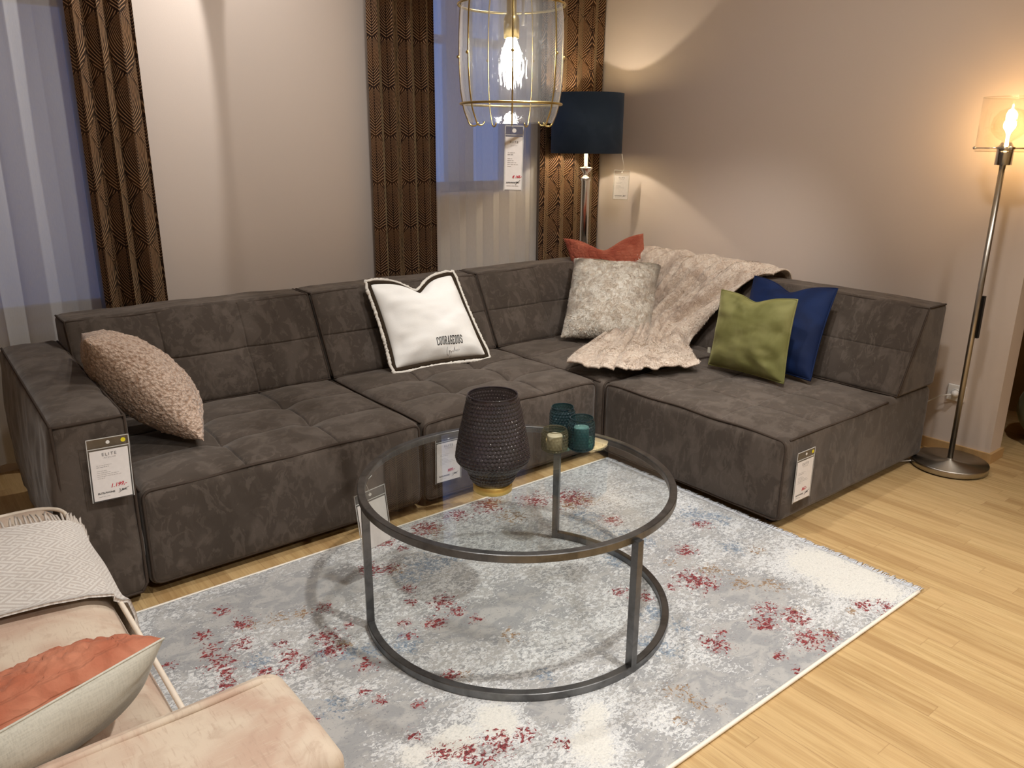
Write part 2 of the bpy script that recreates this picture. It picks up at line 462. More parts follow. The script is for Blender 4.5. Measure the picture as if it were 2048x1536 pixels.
def window(n,w,mx):
    y0=YA+.22; t=thing('window_%d'%n,'white framed window pane behind the %s voile'%('left' if n==1 else 'middle'),'window',((w[0]+w[1])/2,y0,w[2]))
    t['kind']='structure'
    fr=MB(); b=.055
    fr.add(*boxg(w[0],w[1],y0,y0+.06,w[2],w[2]+b)).add(*boxg(w[0],w[1],y0,y0+.06,w[3]-b,w[3])).add(*boxg(w[0],w[0]+b,y0,y0+.06,w[2],w[3])).add(*boxg(w[1]-b,w[1],y0,y0+.06,w[2],w[3]))
    for a in mx: fr.add(*boxg(a[0],a[1],y0,y0+.06,w[2],w[3]))
    fr.add(*boxg(w[0],w[1],y0+.005,y0+.055,2.22,2.27))
    fr.build('window_frame',M['white'],t,smooth=False)
    MB().add(*boxg(w[0]+.02,w[1]-.02,y0+.026,y0+.032,w[2]+.02,w[3]-.02)).build('window_pane',M['pane'],t,smooth=False)
    MB().add(*boxg(w[0]+.001,w[1]-.001,YA+.03,y0,w[2]-.03,w[2])).build('window_sill',M['white'],t,smooth=False)
window(1,W1,((.08,.22),)); window(2,W2,((3.21,3.42),))

# curtains
def curtain(name,label,cat,x0,x1,y,nf,amp,z0,z1,mat,seed,flare=0.):
    ns=nf*16+1; nv=36; V=[];U=[];F=[]
    ph=[random.uniform(-.5,.5) for _ in range(nf+1)]; am=[random.uniform(.7,1.25) for _ in range(nf+1)]
    arc=np.zeros((nv,ns)); P=np.zeros((nv,ns,3))
    for j in range(nv):
        z=z0+(z1-z0)*j/(nv-1); k=1-j/(nv-1)
        for i in range(ns):
            s=i/(ns-1); fi=s*nf; a=int(min(fi,nf-1)); fr=fi-a
            A=amp*(am[a]*(1-fr)+am[a+1]*fr)*(.85+.3*k); p=ph[a]*(1-fr)+ph[a+1]*fr
            th=2*PI*fi+p+.5*k*math.sin(seed+3*fi)
            xx=x0+(x1-x0)*s
            xx+=flare*k*(s-.5)+ .14*(x1-x0)/nf*math.sin(2*th)*.5
            yy=y-A*math.sin(th)+.006*noise.noise(Vector((xx*9,z*1.3,seed)))
            P[j,i]=(xx,yy,z)
    for j in range(nv):
        arc[j]=np.concatenate([[0],np.cumsum(np.linalg.norm(np.diff(P[nv//2],axis=0),axis=1))])
        for i in range(ns): V.append(P[j,i]); U.append((arc[j,i]+seed*.13,P[j,i,2]))
    for j in range(nv-1):
        for i in range(ns-1): F.append((j*ns+i,j*ns+i+1,(j+1)*ns+i+1,(j+1)*ns+i))
    o=mesh(name,V,F,mat,uvs=U); tag(o,label,cat); return o
curtain('drape','brown and gold palm leaf velvet drape at the far left of the sofa','curtain',.885,1.180,4.32,3,.034,.02,3.02,M['drape'],1.7,.03)
curtain('drape','brown and gold palm leaf velvet drape behind the white cushion','curtain',2.435,2.875,4.32,4,.034,.02,3.02,M['drape'],4.2)
curtain('drape','brown and gold palm leaf velvet drape behind the navy lamp in the corner','curtain',3.79,4.372,4.398,4,.024,.02,3.02,M['drape'],6.1)
curtain('voile_curtain','sheer white voile curtain left of the leftmost palm drape','curtain',-.7,1.02,4.40,8,.014,.055,3.02,M['sheerdense'],2.3)
curtain('voile_curtain','sheer white voile curtain glowing blue behind the pendant lamp','curtain',2.80,3.785,4.435,7,.012,.055,3.02,M['sheer'],5.3)

# ------------------------------------------------------------------ sofa
def xfA(x0,y0,z0): return lambda P: P+np.array([x0,y0,z0])
def xfB(x0,y1,z0): return lambda P: np.stack([x0+P[:,1],y1-P[:,0],z0+P[:,2]],1)
def tuft(a,b,nu,nv,seam,dim,puff):
    """a,b in 0..1. offset along the outward normal"""
    h=np.zeros_like(a)
    if puff: h+=puff*(np.abs(np.sin(PI*a*nu))**.6)*(np.abs(np.sin(PI*b*nv))**.6)
    su=np.ones_like(a)*9; sv=np.ones_like(a)*9
    for i in range(1,nu): su=np.minimum(su,np.abs(a-i/nu))
    for j in range(1,nv): sv=np.minimum(sv,np.abs(b-j/nv))
    return h,su,sv
def seat(parent,L,D,H,xf,nu=3,nv=3,vis=.86,dep=1.,seed=0,name='seat'):
    P,N,F=softblock(L,D,H,.035,n=64,ex=([L*i/nu for i in range(1,nu)],[vis*i/nv for i in range(1,nv)],()))
    wt=np.clip(N[:,2],0,1); wf=np.clip(-N[:,1],0,1)
    a=P[:,0]/L; b=np.clip(P[:,1]/vis,0,1)
    h,su,sv=tuft(a,b,nu,nv,0,0,.014*dep)
    su*=L; sv*=vis
    h-=.006*dep**.5*np.exp(-(su/.004)**2)+.006*dep**.5*np.exp(-(sv/.004)**2)
    h-=.022*dep*np.exp(-(su**2+sv**2)/.05**2)
    h+=.012*(1-(2*a-1)**4)*(1-(2*b-1)**4)
    w=nz(P,5,seed)*.006+nz(P,14,seed+3)*.003
    P=P.copy(); P[:,2]+=wt*(h+w)
    c=P[:,2]/H
    P[:,1]-=wf*(.014*(1-(2*a-1)**4)*np.clip(1-(2*c-1)**4,0,1)+w*.7)
    s=np.clip(np.abs(N[:,0]),0,1)*np.sign(N[:,0])
    P[:,0]+=s*w*.6
    o=mesh(name,xf(P),F,M['suede'],parent)
    # welts round the front face and along the top sides
    e=.010; q=[]
    loop=[]
    def arc(cx,cz,r,a0,a1): return [(cx+r*math.cos(t),cz+r*math.sin(t)) for t in np.linspace(a0,a1,6)]
    r=.03
    for t in arc(L-e-r,H-e-r,r,0,PI/2)+[(x,H-e+.004*math.sin(PI*x/L)) for x in np.linspace(L-e-r,e+r,24)[1:-1]]+arc(e+r,H-e-r,r,PI/2,PI)+arc(e+r,e+r,r,PI,1.5*PI)+arc(L-e-r,e+r,r,1.5*PI,2*PI): loop.append((t[0],e-.003,t[1]))
    mb=MB(); lp=np.array(loop); lp[:,2]+=.003*np.sin(lp[:,0]*17+seed)
    mb.add(*tubeg(xf(lp),.0055,6,True))
    for u in (e-.002,L-e+.002):
        pts=np.array([(u,d,H-e+.002*math.sin(d*9)) for d in np.linspace(.03,min(vis,D-.02),20)]); mb.add(*tubeg(xf(pts),.005,6))
    mb.build('seat_welt',M['piping'],parent)
def back(parent,L,H,dbot,dtop,xf,nu=3,nv=2,seed=0,name='backrest',sm=1.):
    D=dbot
    P,N,F=softblock(L,D,H,.028,n=64,ex=([L*i/nu for i in range(1,nu)],(),[H*i/nv for i in range(1,nv)]))
    wf=np.clip(-N[:,1],0,1); wt=np.clip(N[:,2],0,1)
    a=P[:,0]/L; b=P[:,2]/H
    h,su,sv=tuft(a,b,nu,nv,0,0,.010)
    su*=L; sv*=H
    h-=.006*sm*np.exp(-(su/.004)**2)+.006*sm*np.exp(-(sv/.004)**2)+.022*np.exp(-(su**2+sv**2)/.045**2)
    w=nz(P,5,seed)*.005+nz(P,13,seed+1)*.002
    P=P.copy()
    P[:,1]-=wf*(h+w+.012*(1-(2*a-1)**4)*(1-(2*b-1)**4)); P[:,2]+=wt*(w+.006*np.sin(PI*a))
    shift=(dbot-dtop)*b
    P[:,1]=shift+P[:,1]*(D-shift)/D
    mesh(name,xf(P),F,M['suede'],parent)
    e=.008; loop=[]
    def pt(u,z): return (u,(dbot-dtop)*(z/H)+e-.003,z)
    for t in np.linspace(L-e,e,26): loop.append(pt(t,H-e+.003*math.sin(t*11+seed)))
    for t in np.linspace(H-e,e,10)[1:]: loop.append(pt(e,t))
    for t in np.linspace(e,L-e,20)[1:]: loop.append(pt(t,e))
    for t in np.linspace(e,H-e,10)[1:-1]: loop.append(pt(L-e,t))
    mb=MB(); mb.add(*tubeg(xf(np.array(loop)),.005,6,True))
    mb.add(*tubeg(xf(np.array([(t,D-e,H-e) for t in np.linspace(e,L-e,20)])),.005,6))
    for u in (e-.002,L-e+.002): mb.add(*tubeg(xf(np.array([(u,dbot-dtop+(dtop-2*e)*t+e,H-e+.002) for t in np.linspace(0,1,6)])),.005,6))
    mb.build(name+'_welt',M['piping'],parent)
def feet(parent,x0,x1,y0,y1):
    for x in (x0+.09,x1-.09):
        for y in (y0+.09,y1-.09):
            mesh('foot',*latheg((x,y,0),[(.028,0),(.030,.008),(.034,.045)],16),M['black'],parent)
Z0=.035; SH=.385; YF=2.80; YR=4.06; XF=2.843; XR=4.17
def module(label,loc):
    return thing('sofa_module',label,'sofa',loc,'modular sofa elements')
# left element with arm
m1=module('dark taupe sofa element with a wide armrest at the left end',(1.05,3.4,0))
seat(m1,1.165,YR-YF,SH,xfA(.590,YF,Z0),seed=1)
back(m1,1.150,.425,.41,.19,xfA(.605,YR-.41,Z0+SH-.005),seed=2)
P,N,F=softblock(.238,1.30,.685,.035,n=60)
a=P[:,1]/1.3; w=nz(P,6,5)*.006+nz(P,15,8)*.004
P2=P+N*w[:,None]; P2[:,2]+=np.clip(N[:,2],0,1)*.016*(1-(2*P[:,0]/.238-1)**2)*(1-(2*a-1)**4); P2[:,0]+=a*.03; P2[:,0]+=np.where(N[:,0]<-.5,-.02*np.sin(PI*np.clip(P[:,2]/.685,0,1)),0)
mesh('armrest',xfA(.345,2.785,Z0)(P2),F,M['suede'],m1)
mb=MB(); e=.009; lp=[(e,.685-e),(.238-e,.685-e),(.238-e,.04),(.238-e-.02,e),(.03,e),(e,.04)]
pts=[]
for i in range(6):
    p,q=lp[i],lp[(i+1)%6]
    for t in np.linspace(0,1,10)[:-1]: pts.append((p[0]+(q[0]-p[0])*t,e-.003,p[1]+(q[1]-p[1])*t))
mb.add(*tubeg(xfA(.345,2.785,Z0)(np.array(pts)),.0055,6,True))
for u in (e,.238-e): mb.add(*tubeg(xfA(.345,2.785,Z0)(np.array([(u+.03*t,1.3*t+e,.685-e+.001) for t in np.linspace(0,.98,24)])),.005,6))
mb.build('armrest_welt',M['piping'],m1)
feet(m1,.36,1.755,YF,YR)
m2=module('dark taupe sofa element carrying the white printed cushion',(2.3,3.4,0))
seat(m2,1.075,YR-YF,SH,xfA(1.762,YF,Z0),seed=11)
back(m2,1.075,.425,.41,.19,xfA(1.762,YR-.41,Z0+SH-.005),seed=12)
feet(m2,1.762,2.837,YF,YR)
m3=module('dark taupe corner sofa element with the fur cushion',(3.5,3.4,0))
seat(m3,XR-XF,YR-2.762,SH,xfA(XF,2.762,Z0),seed=21,dep=.6,vis=.9)
back(m3,XR-XF,.425,.41,.19,xfA(XF,YR-.41,Z0+SH-.005),nu=3,seed=22)
back(m3,.885,.430,.39,.18,xfB(XR-.39,3.645,Z0+SH-.005),nu=2,seed=23,name='side_backrest')
feet(m3,XF,XR,2.762,YR)
m4=module('dark taupe open ended sofa element at the right end',(3.5,2.2,0))
seat(m4,1.070,XR-.02-XF,SH,xfB(XF,2.757,Z0),seed=31,dep=.35)
back(m4,1.070,.430,.39,.18,xfB(XR-.39,2.757,Z0+SH-.005),nu=2,seed=32,sm=.4)
feet(m4,XF,XR-.02,1.687,2.757)

# ------------------------------------------------------------------ cushions
class Pillow:
    def __init__(s,BL,BR,TR,TL,T,pinch=.06,chop=0.,seed=0,n=56,wr=.006,p=2.4,q=.55,chopw=.35,sag=0.):
        s.c=[np.array(x,float) for x in (BL,BR,TR,TL)]
        s.T=T; s.pinch=pinch; s.chop=chop; s.seed=seed; s.n=n; s.wr=wr; s.p=p; s.q=q; s.cw=chopw; s.sag=sag
        e1=s.c[1]-s.c[0]+s.c[2]-s.c[3]; e2=s.c[3]-s.c[0]+s.c[2]-s.c[1]
        s.X=e1/np.linalg.norm(e1); s.N=np.cross(e1,e2); s.N/=np.linalg.norm(s.N); s.Y=np.cross(s.N,s.X)
        s.h=np.linalg.norm(e2)/4
    def mid(s,u,v):
        u2=u*(1-s.pinch*(1-v*v)); v2=v*(1-s.pinch*(1-u*u))
        a=(u2+1)/2; b=(v2+1)/2
        P=(s.c[0][None]*((1-a)*(1-b))[:,None]+s.c[1][None]*(a*(1-b))[:,None]+s.c[2][None]*(a*b)[:,None]+s.c[3][None]*((1-a)*b)[:,None])
        if s.chop:
            d=s.chop*np.exp(-np.abs(u/s.cw)**1.6)*np.clip((v+.35)/1.35,0,1)**2
            P=P-s.Y[None]*d[:,None]
        return P
    def thick(s,u,v):
        t=s.T*(np.clip(1-np.abs(u)**s.p,0,1)*np.clip(1-np.abs(v)**s.p,0,1))**s.q
        return t*(1-s.sag*np.clip(v,0,1))
    def surf(s,u,v,side=1,off=0.):
        u=np.atleast_1d(np.asarray(u,float)); v=np.atleast_1d(np.asarray(v,float))
        P=s.mid(u,v); t=s.thick(u,v)
        ed=np.clip((1-np.maximum(np.abs(u),np.abs(v)))*6,0,1)
        w=np.array([noise.noise(Vector((a*1.6+s.seed,b*2.6,side*3.1+s.seed)))*.6+noise.noise(Vector((a*3+s.seed,b*6,side*7.)))*.4 for a,b in zip(u,v)])*s.wr*ed
        rad=np.array([math.sin(9*math.atan2(b,a)+s.seed)*max(0,math.hypot(a,b)-.55) for a,b in zip(u,v)])*s.wr*1.2*ed
        return P+s.N[None]*(side*(t+w+rad)+side*off)[:,None]
    def geo(s,disp=None):
        n=s.n; g=np.sin(np.linspace(-PI/2,PI/2,n+1)); U,Vv=np.meshgrid(g,g); U=U.ravel(); Vv=Vv.ravel()
        A=s.surf(U,Vv,1); B=s.surf(U,Vv,-1)
        if disp is not None: A=A+s.N[None]*(disp(A,U,Vv))[:,None]; B=B-s.N[None]*(disp(B,U,Vv))[:,None]
        m=(n+1)**2; rim=(np.abs(U)>.99999)|(np.abs(Vv)>.99999)
        idx=np.arange(m); bi=np.where(rim,idx,idx+m)
        F=[]
        for j in range(n):
            for i in range(n):
                q=(j*(n+1)+i,j*(n+1)+i+1,(j+1)*(n+1)+i+1,(j+1)*(n+1)+i)
                F.append(q); F.append(tuple(bi[k] for k in reversed(q)))
        V=np.concatenate([A,B])
        # compact
        used=np.zeros(2*m,bool); used[idx]=True; used[bi]=True
        mp=np.cumsum(used)-1
        return V[used],[tuple(mp[k] for k in f) for f in F]
    def rim(s,off=0.,n=40,z=0.):
        t=np.linspace(-1,1,n+1)[:-1]; o=np.ones(n)
        u=np.concatenate([t,o,-t,-o]); v=np.concatenate([-o,t,o,-t])
        P=s.mid(u,v); C=P.mean(0)
        k=np.stack([u*(1-np.abs(v)**8*.3),v*(1-np.abs(u)**8*.3)],1)
        d=s.X[None]*np.where(np.abs(u)>.99,np.sign(u),u*0)[:,None]+s.Y[None]*np.where(np.abs(v)>.99,np.sign(v),v*0)[:,None]
        corner=(np.abs(u)>.93)&(np.abs(v)>.93)
        d[corner]=(s.X[None]*np.sign(u[corner])[:,None]+s.Y[None]*np.sign(v[corner])[:,None])*.75
        return P+d*off+s.N[None]*z

def cushion(name,label,pl,mat,disp=None,welt=None,cat='cushion',cover='cover'):
    C=sum(pl.c)/4
    t=thing(name,label,cat,tuple(C))
    V,F=pl.geo(disp); mesh(cover,V,F,mat,t)
    if welt: mesh('welt',*tubeg(pl.rim(.001),.0045,6,True),welt,t)
    return t

# white printed cushion with fur trim
pw=Pillow((2.055,3.515,.455),(2.600,3.455,.455),(2.605,3.790,.862),(2.075,3.790,.862),.105,.045,.085,3,wr=.014,chopw=.33)
cw=cushion('printed_cushion','ivory cushion with black lettering and dark fur trim leaning on the grey sofa',pw,M['whitecotton'])
def flatprof(w,h,k=8): return [(w*math.cos(2*PI*i/k),h*math.sin(2*PI*i/k)) for i in range(k)]
rm=pw.rim(.010,46); mesh('fur_trim',*tubeg(rm,.0125,8,True),M['brownfur'],cw)
rf=pw.rim(.028,90); rr=[.0095+.004*noise.noise(Vector((i*.7,1.3,0))) for i in range(len(rf))]
rf=rf+np.array([[noise.noise(Vector((i*.5,k*9.,2.)))*.004 for k in range(3)] for i in range(len(rf))])
mesh('fringe',*tubeg(rf,rr,7,True),M['fringe'],cw)

# stroke lettering: letters in a 0..1 box, list of (x0,y0,x1,y1,width)
def strokes(ch):
    T=.26; t=.11
    v=lambda x,a=0.,b=1.: (x,a,x,b,T)
    h=lambda y,a=0.,b=1.: (a,y,b,y,t)
    L={'C':[v(.2,.08,.92),h(.05,.2,.8),h(.95,.2,.8),v(.85,.68,.95),v(.85,.05,.3)],
       'O':[v(.2,.08,.92),v(.8,.08,.92),h(.05,.2,.8),h(.95,.2,.8)],
       'U':[v(.22,.1,1),v(.8,.1,1),h(.05,.22,.8),h(.96,.02,.42),h(.96,.6,1)],
       'R':[v(.22),h(.95,.05,.75),h(.5,.2,.75),v(.8,.55,.9),(.55,.5,.85,.05,.24),h(.04,.02,.42),h(.04,.7,1)],
       'A':[(.2,.03,.48,1,.14),(.8,.03,.5,1,.27),h(.32,.28,.72),h(.04,0,.38),h(.04,.6,1)],
       'G':[v(.2,.08,.92),h(.05,.2,.8),h(.95,.2,.8),v(.85,.7,.95),v(.82,.05,.45),h(.45,.5,.95)],
       'E':[v(.24),h(.96,.04,.9),h(.5,.24,.62),h(.04,.04,.9),v(.85,.75,.98),v(.85,.02,.25)],
       'S':[h(.95,.2,.8),h(.05,.2,.8),(.22,.9,.22,.6,.24),(.22,.62,.8,.4,.22),(.8,.4,.8,.1,.24),v(.85,.7,.92),v(.15,.08,.3)]}
    return L[ch]
mbx=MB()
word='COURAGEOUS'; u0,u1,v0,v1=-.14,.49,-.76,-.59
for i,ch in enumerate(word):
    cwid=(u1-u0)/len(word); a0=u0+i*cwid+cwid*.05; sx=cwid*.86
    for (x0,y0,x1,y1,w) in strokes(ch):
        p=np.array([a0+x0*sx,v0+y0*(v1-v0)+ (i/len(word))*.005]); q=np.array([a0+x1*sx,v0+y1*(v1-v0)+(i/len(word))*.005])
        d=q-p; L=np.linalg.norm(d); d/=L; nn=np.array([-d[1],d[0]])*w*.5*(sx if abs(d[1])>.5 else (v1-v0))
        k=4; vv=[]
        for t in np.linspace(0,1,k+1):
            c=p+(q-p)*t; vv+= [c+nn,c-nn]
        vv=np.array(vv); S3=pw.surf(vv[:,0],vv[:,1],1,.0016)
        mbx.add(S3,[(2*j,2*j+1,2*j+3,2*j+2) for j in range(k)])
mbx.build('lettering',M['ink'],cw,smooth=False)
# thin script line below
sc0=[(.34,-.53),(.32,-.60),(.33,-.67),(.37,-.68),(.39,-.63),(.37,-.60),(.40,-.60),(.43,-.63),(.42,-.70),(.40,-.71),(.43,-.62),(.46,-.60),(.47,-.63),(.50,-.58),(.52,-.53),(.51,-.62),(.54,-.59),(.55,-.62),(.57,-.58),(.58,-.62),(.61,-.58),(.62,-.60)]
sc=[(a-.24,b-.28) for a,b in sc0]
mesh('script_lettering',*tubeg(pw.surf([a for a,b in sc],[b for a,b in sc],1,.001),.0011,5),M['greyink'],cw)

# sherpa cushion leaning in the arm corner
ps=Pillow((1.00,3.42,.475),(.895,3.03,.470),(.555,3.16,.905),(.625,3.60,.835),.135,.03,0,9,n=90,p=2.2,q=.6,wr=.008)
ps2=ps
def curl(P,U,V):
    ed=np.clip((1-np.maximum(np.abs(U),np.abs(V)))*8,0.5,1)
    return (nz(P,80,1)*.006+nz(P,150,4)*.004)*ed
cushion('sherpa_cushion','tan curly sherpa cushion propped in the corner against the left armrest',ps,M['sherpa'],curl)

# faux fur cushion in the corner
pf=Pillow((3.215,3.49,.470),(3.575,3.115,.470),(3.895,3.335,.858),(3.575,3.775,.875),.115,.025,.012,5,n=90,p=3,q=.5)
def furd(P,U,V):
    ed=np.clip((1-np.maximum(np.abs(U),np.abs(V)))*6,0.35,1)
    return (nz(P,11,2)*.014+nz(P,30,4)*.009+nz(P,85,6)*.005)*ed
cfur=cushion('faux_fur_cushion','large cream faux fur cushion in the sofa corner below the rust cushion',pf,M['fur'],furd)
def strands(P,N,flow,n,ln,wd,rs):
    """n short bent hairs rooted on the points P with normals N"""
    V=[];F=[]
    I=rs.randint(0,len(P),n)
    for k,i in enumerate(I):
        p=P[i]+rs.uniform(-.004,.004,3); nn=N[i]
        f=flow(p); f=f-nn*np.dot(f,nn); f/=max(np.linalg.norm(f),1e-6)
        s=np.cross(nn,f); l=ln*rs.uniform(.6,1.25); w=wd*rs.uniform(.7,1.3)
        d1=nn*.62+f*.75+s*rs.uniform(-.35,.35); d2=nn*.10+f*1.0+s*rs.uniform(-.5,.5)
        q=p+d1*l*.5; r=q+d2*l*.5
        b=len(V); V+=[p-s*w,p+s*w,q+s*w*.8,q-s*w*.8,r]; F+=[(b,b+1,b+2,b+3),(b+3,b+2,b+4)]
    return V,F
def swirl(sc,base):
    base=np.array(base,float)
    def f(p): return base+np.array([noise.noise(Vector(p*sc)),noise.noise(Vector(p*sc+np.array([7.,1,3]))),noise.noise(Vector(p*sc+np.array([1.,9,5])))])*1.5
    return f
def vnormals(V,F):
    V=np.asarray(V); Nn=np.zeros_like(V)
    f=np.array([q for q in F if len(q)==4]); c=np.cross(V[f[:,2]]-V[f[:,0]],V[f[:,3]]-V[f[:,1]])
    for k in range(4): np.add.at(Nn,f[:,k],c)
    return Nn/np.maximum(np.linalg.norm(Nn,axis=1,keepdims=True),1e-9)
Vf,Ff=pf.geo(furd); Nf=vnormals(Vf,Ff); okf=(Nf@pf.N>-.2); rs=np.random.RandomState(5)
hv,hf=strands(Vf[okf],Nf[okf],swirl(9,(0,0,-.8)),34000,.0125,.0011,rs)
tag(mesh('fur_pile',hv,hf,M['fur'],cfur),kind='stuff')
# rust cushion behind
pr=Pillow((3.62,3.80,.66),(3.96,3.44,.66),(4.035,3.615,1.030),(3.675,4.005,.985),.075,.05,.105,6,n=80,chopw=.45)
def quilt(P,U,V):
    ed=np.clip((1-np.maximum(np.abs(U),np.abs(V)))*8,0,1)
    return (-.007*np.abs(np.sin(V*22))**.25*-1*.6-.006*np.exp(-(np.sin(U*15+np.sin(V*5))/.22)**2)+nz(P,30,3)*.003)*ed
cushion('quilted_cushion','rust quilted velvet cushion tucked behind the cream fur cushion',pr,M['rust'],quilt)
# navy velvet
pb=Pillow((3.575,2.52,.455),(3.605,2.055,.455),(3.885,2.125,.885),(3.885,2.625,.885),.075,.05,.055,8,wr=.006)
cushion('velvet_cushion','navy blue velvet cushion behind the olive green one on the right sofa end',pb,M['blue'],None,M['blue'])
# olive velvet
pg=Pillow((3.445,2.565,.455),(3.450,2.110,.455),(3.585,2.165,.855),(3.590,2.625,.838),.080,.045,.035,4,wr=.014)
cg=cushion('velvet_cushion','olive green velvet cushion in front of the navy one on the right sofa end',pg,M['green'],None,M['green'])
z=pg.surf([-.96],[-.55],1,.004)[0]
mesh('care_label',*boxg(z[0]-.012,z[0]-.010,z[1],z[1]+.018,z[2]-.03,z[2]),M['linen'],cg,smooth=False)

# ------------------------------------------------------------------ fur throw
rows=[
 [(4.235,3.72,.70),(4.24,3.45,.70),(4.24,3.15,.70),(4.24,2.85,.70),(4.235,2.62,.74)],
 [(4.205,3.76,.86),(4.205,3.46,.865),(4.205,3.16,.865),(4.205,2.86,.862),(4.20,2.60,.862)],
 [(4.12,3.76,.905),(4.10,3.46,.905),(4.10,3.16,.895),(4.10,2.88,.890),(4.12,2.60,.878)],
 [(3.975,3.74,.885),(3.965,3.46,.885),(3.965,3.16,.882),(3.965,2.92,.878),(3.99,2.64,.872)],
 [(3.90,3.66,.77),(3.90,3.44,.77),(3.90,3.18,.77),(3.90,2.96,.77),(3.91,2.72,.78)],
 [(3.85,3.58,.66),(3.84,3.42,.66),(3.84,3.22,.66),(3.84,3.02,.66),(3.85,2.78,.68)],
 [(3.80,3.50,.56),(3.77,3.40,.57),(3.76,3.26,.57),(3.76,3.10,.57),(3.78,2.86,.57)],
 [(3.70,3.42,.505),(3.68,3.34,.52),(3.66,3.22,.525),(3.66,3.08,.52),(3.69,2.90,.485)],
 [(3.50,3.34,.485),(3.50,3.25,.492),(3.49,3.12,.495),(3.50,2.98,.49),(3.56,2.80,.475)],
 [(3.22,3.22,.478),(3.25,3.10,.486),(3.30,2.97,.488),(3.36,2.83,.484),(3.44,2.68,.472)],
 [(2.97,3.10,.474),(3.03,2.97,.482),(3.12,2.83,.483),(3.22,2.71,.478),(3.36,2.59,.468)],
 [(2.82,3.01,.472),(2.86,2.86,.478),(2.98,2.72,.478),(3.14,2.62,.474),(3.33,2.555,.462)],
 [(2.79,2.985,.464),(2.82,2.83,.462),(2.945,2.695,.458),(3.125,2.595,.462),(3.325,2.54,.458)],
]
Cp=np.array(rows,float)
def bspl(n,m):
    """cubic B-spline basis matrix clamped, n ctrl, m samples"""
    k=3; kn=np.concatenate([[0]*k,np.linspace(0,1,n-k+1),[1]*k])
    t=np.linspace(0,1-1e-9,m); B=np.zeros((m,n))
    def N(i,p,x):
        if p==0: return ((kn[i]<=x)&(x<kn[i+1])).astype(float)
        a=kn[i+p]-kn[i]; b=kn[i+p+1]-kn[i+1]
        r=np.zeros_like(x)
        if a>0: r=r+(x-kn[i])/a*N(i,p-1,x)
        if b>0: r=r+(kn[i+p+1]-x)/b*N(i+1,p-1,x)
        return r
    for i in range(n): B[:,i]=N(i,k,t)
    return B
nr,ncl=150,110
Bu=bspl(Cp.shape[0],nr); Bv=bspl(Cp.shape[1],ncl)
TS=np.einsum('ri,cj,ijk->rck',Bu,Bv,Cp)
du=np.gradient(TS,axis=0); dv=np.gradient(TS,axis=1); TN=np.cross(du,dv); TN/=np.linalg.norm(TN,axis=2,keepdims=True)
if TN[40,50,0]>0: TN=-TN
rr_=np.linspace(0,1,nr)[:,None]; cc_=np.linspace(0,1,ncl)[None,:]
fold=np.zeros((nr,ncl))
for (fq,ph,am) in ((5.2,.3,1.),(8.7,1.7,.55)):
    q=fq*(cc_+.08*np.sin(2.4*rr_+ph)+.32*rr_)+ph
    fold+=am*(2*np.abs(np.sin(PI*q))**.65-1.25)
env=.80+.6*np.exp(-((rr_-.50)/.22)**2)+.15*np.exp(-((rr_-.2)/.12)**2)
env=env*(1-.68*np.clip((rr_-.62)/.20,0,1))
ridge=fold/1.4
P=TS.reshape(-1,3)
nn=(nz(P,10,3)*.009+nz(P,34,5)*.005+nz(P,90,2)*.0028).reshape(nr,ncl)
rimf=np.minimum(np.minimum(cc_,1-cc_)*14,1)
off=.030+.036*ridge*env+nn*rimf
TS=TS+TN*np.clip(off,.004,1)[:,:,None]
scal=np.sin(np.linspace(0,1,ncl)*2*PI*8)*.012
TS[-4:]+=np.stack([np.zeros(ncl),scal*1.0,np.zeros(ncl)],1)[None]*np.linspace(.3,1,4)[:,None,None]
top=TS.reshape(-1,3); bot=(TS-TN*.010).reshape(-1,3)
F=[];m=nr*ncl
for r in range(nr-1):
    for c in range(ncl-1):
        q=(r*ncl+c,(r+1)*ncl+c,(r+1)*ncl+c+1,r*ncl+c+1); F.append(q); F.append(tuple(m+k for k in reversed(q)))
edge=[r*ncl for r in range(nr)]+[(nr-1)*ncl+c for c in range(1,ncl)]+[r*ncl+ncl-1 for r in range(nr-2,-1,-1)]+[c for c in range(ncl-2,0,-1)]
for a,b in zip(edge,edge[1:]+edge[:1]): F.append((a,m+a,m+b,b))
th=mesh('fur_throw',np.concatenate([top,bot]),F,M['throwfur'])
g2=TS; n2=np.cross(np.gradient(g2,axis=0),np.gradient(g2,axis=1)); n2/=np.linalg.norm(n2,axis=2,keepdims=True); n2=n2*np.sign((n2*TN).sum(2,keepdims=True))
sel=slice(18,None); hv,hf=strands(g2[sel].reshape(-1,3),n2[sel].reshape(-1,3),swirl(8,(-.3,-.2,-.8)),42000,.0085,.0011,np.random.RandomState(8))
tag(mesh('fur_pile',hv,hf,M['throwfur'],th),kind='stuff')
tag(th,'beige faux fur throw draped over the sofa back and spilling onto the seat','throw blanket')

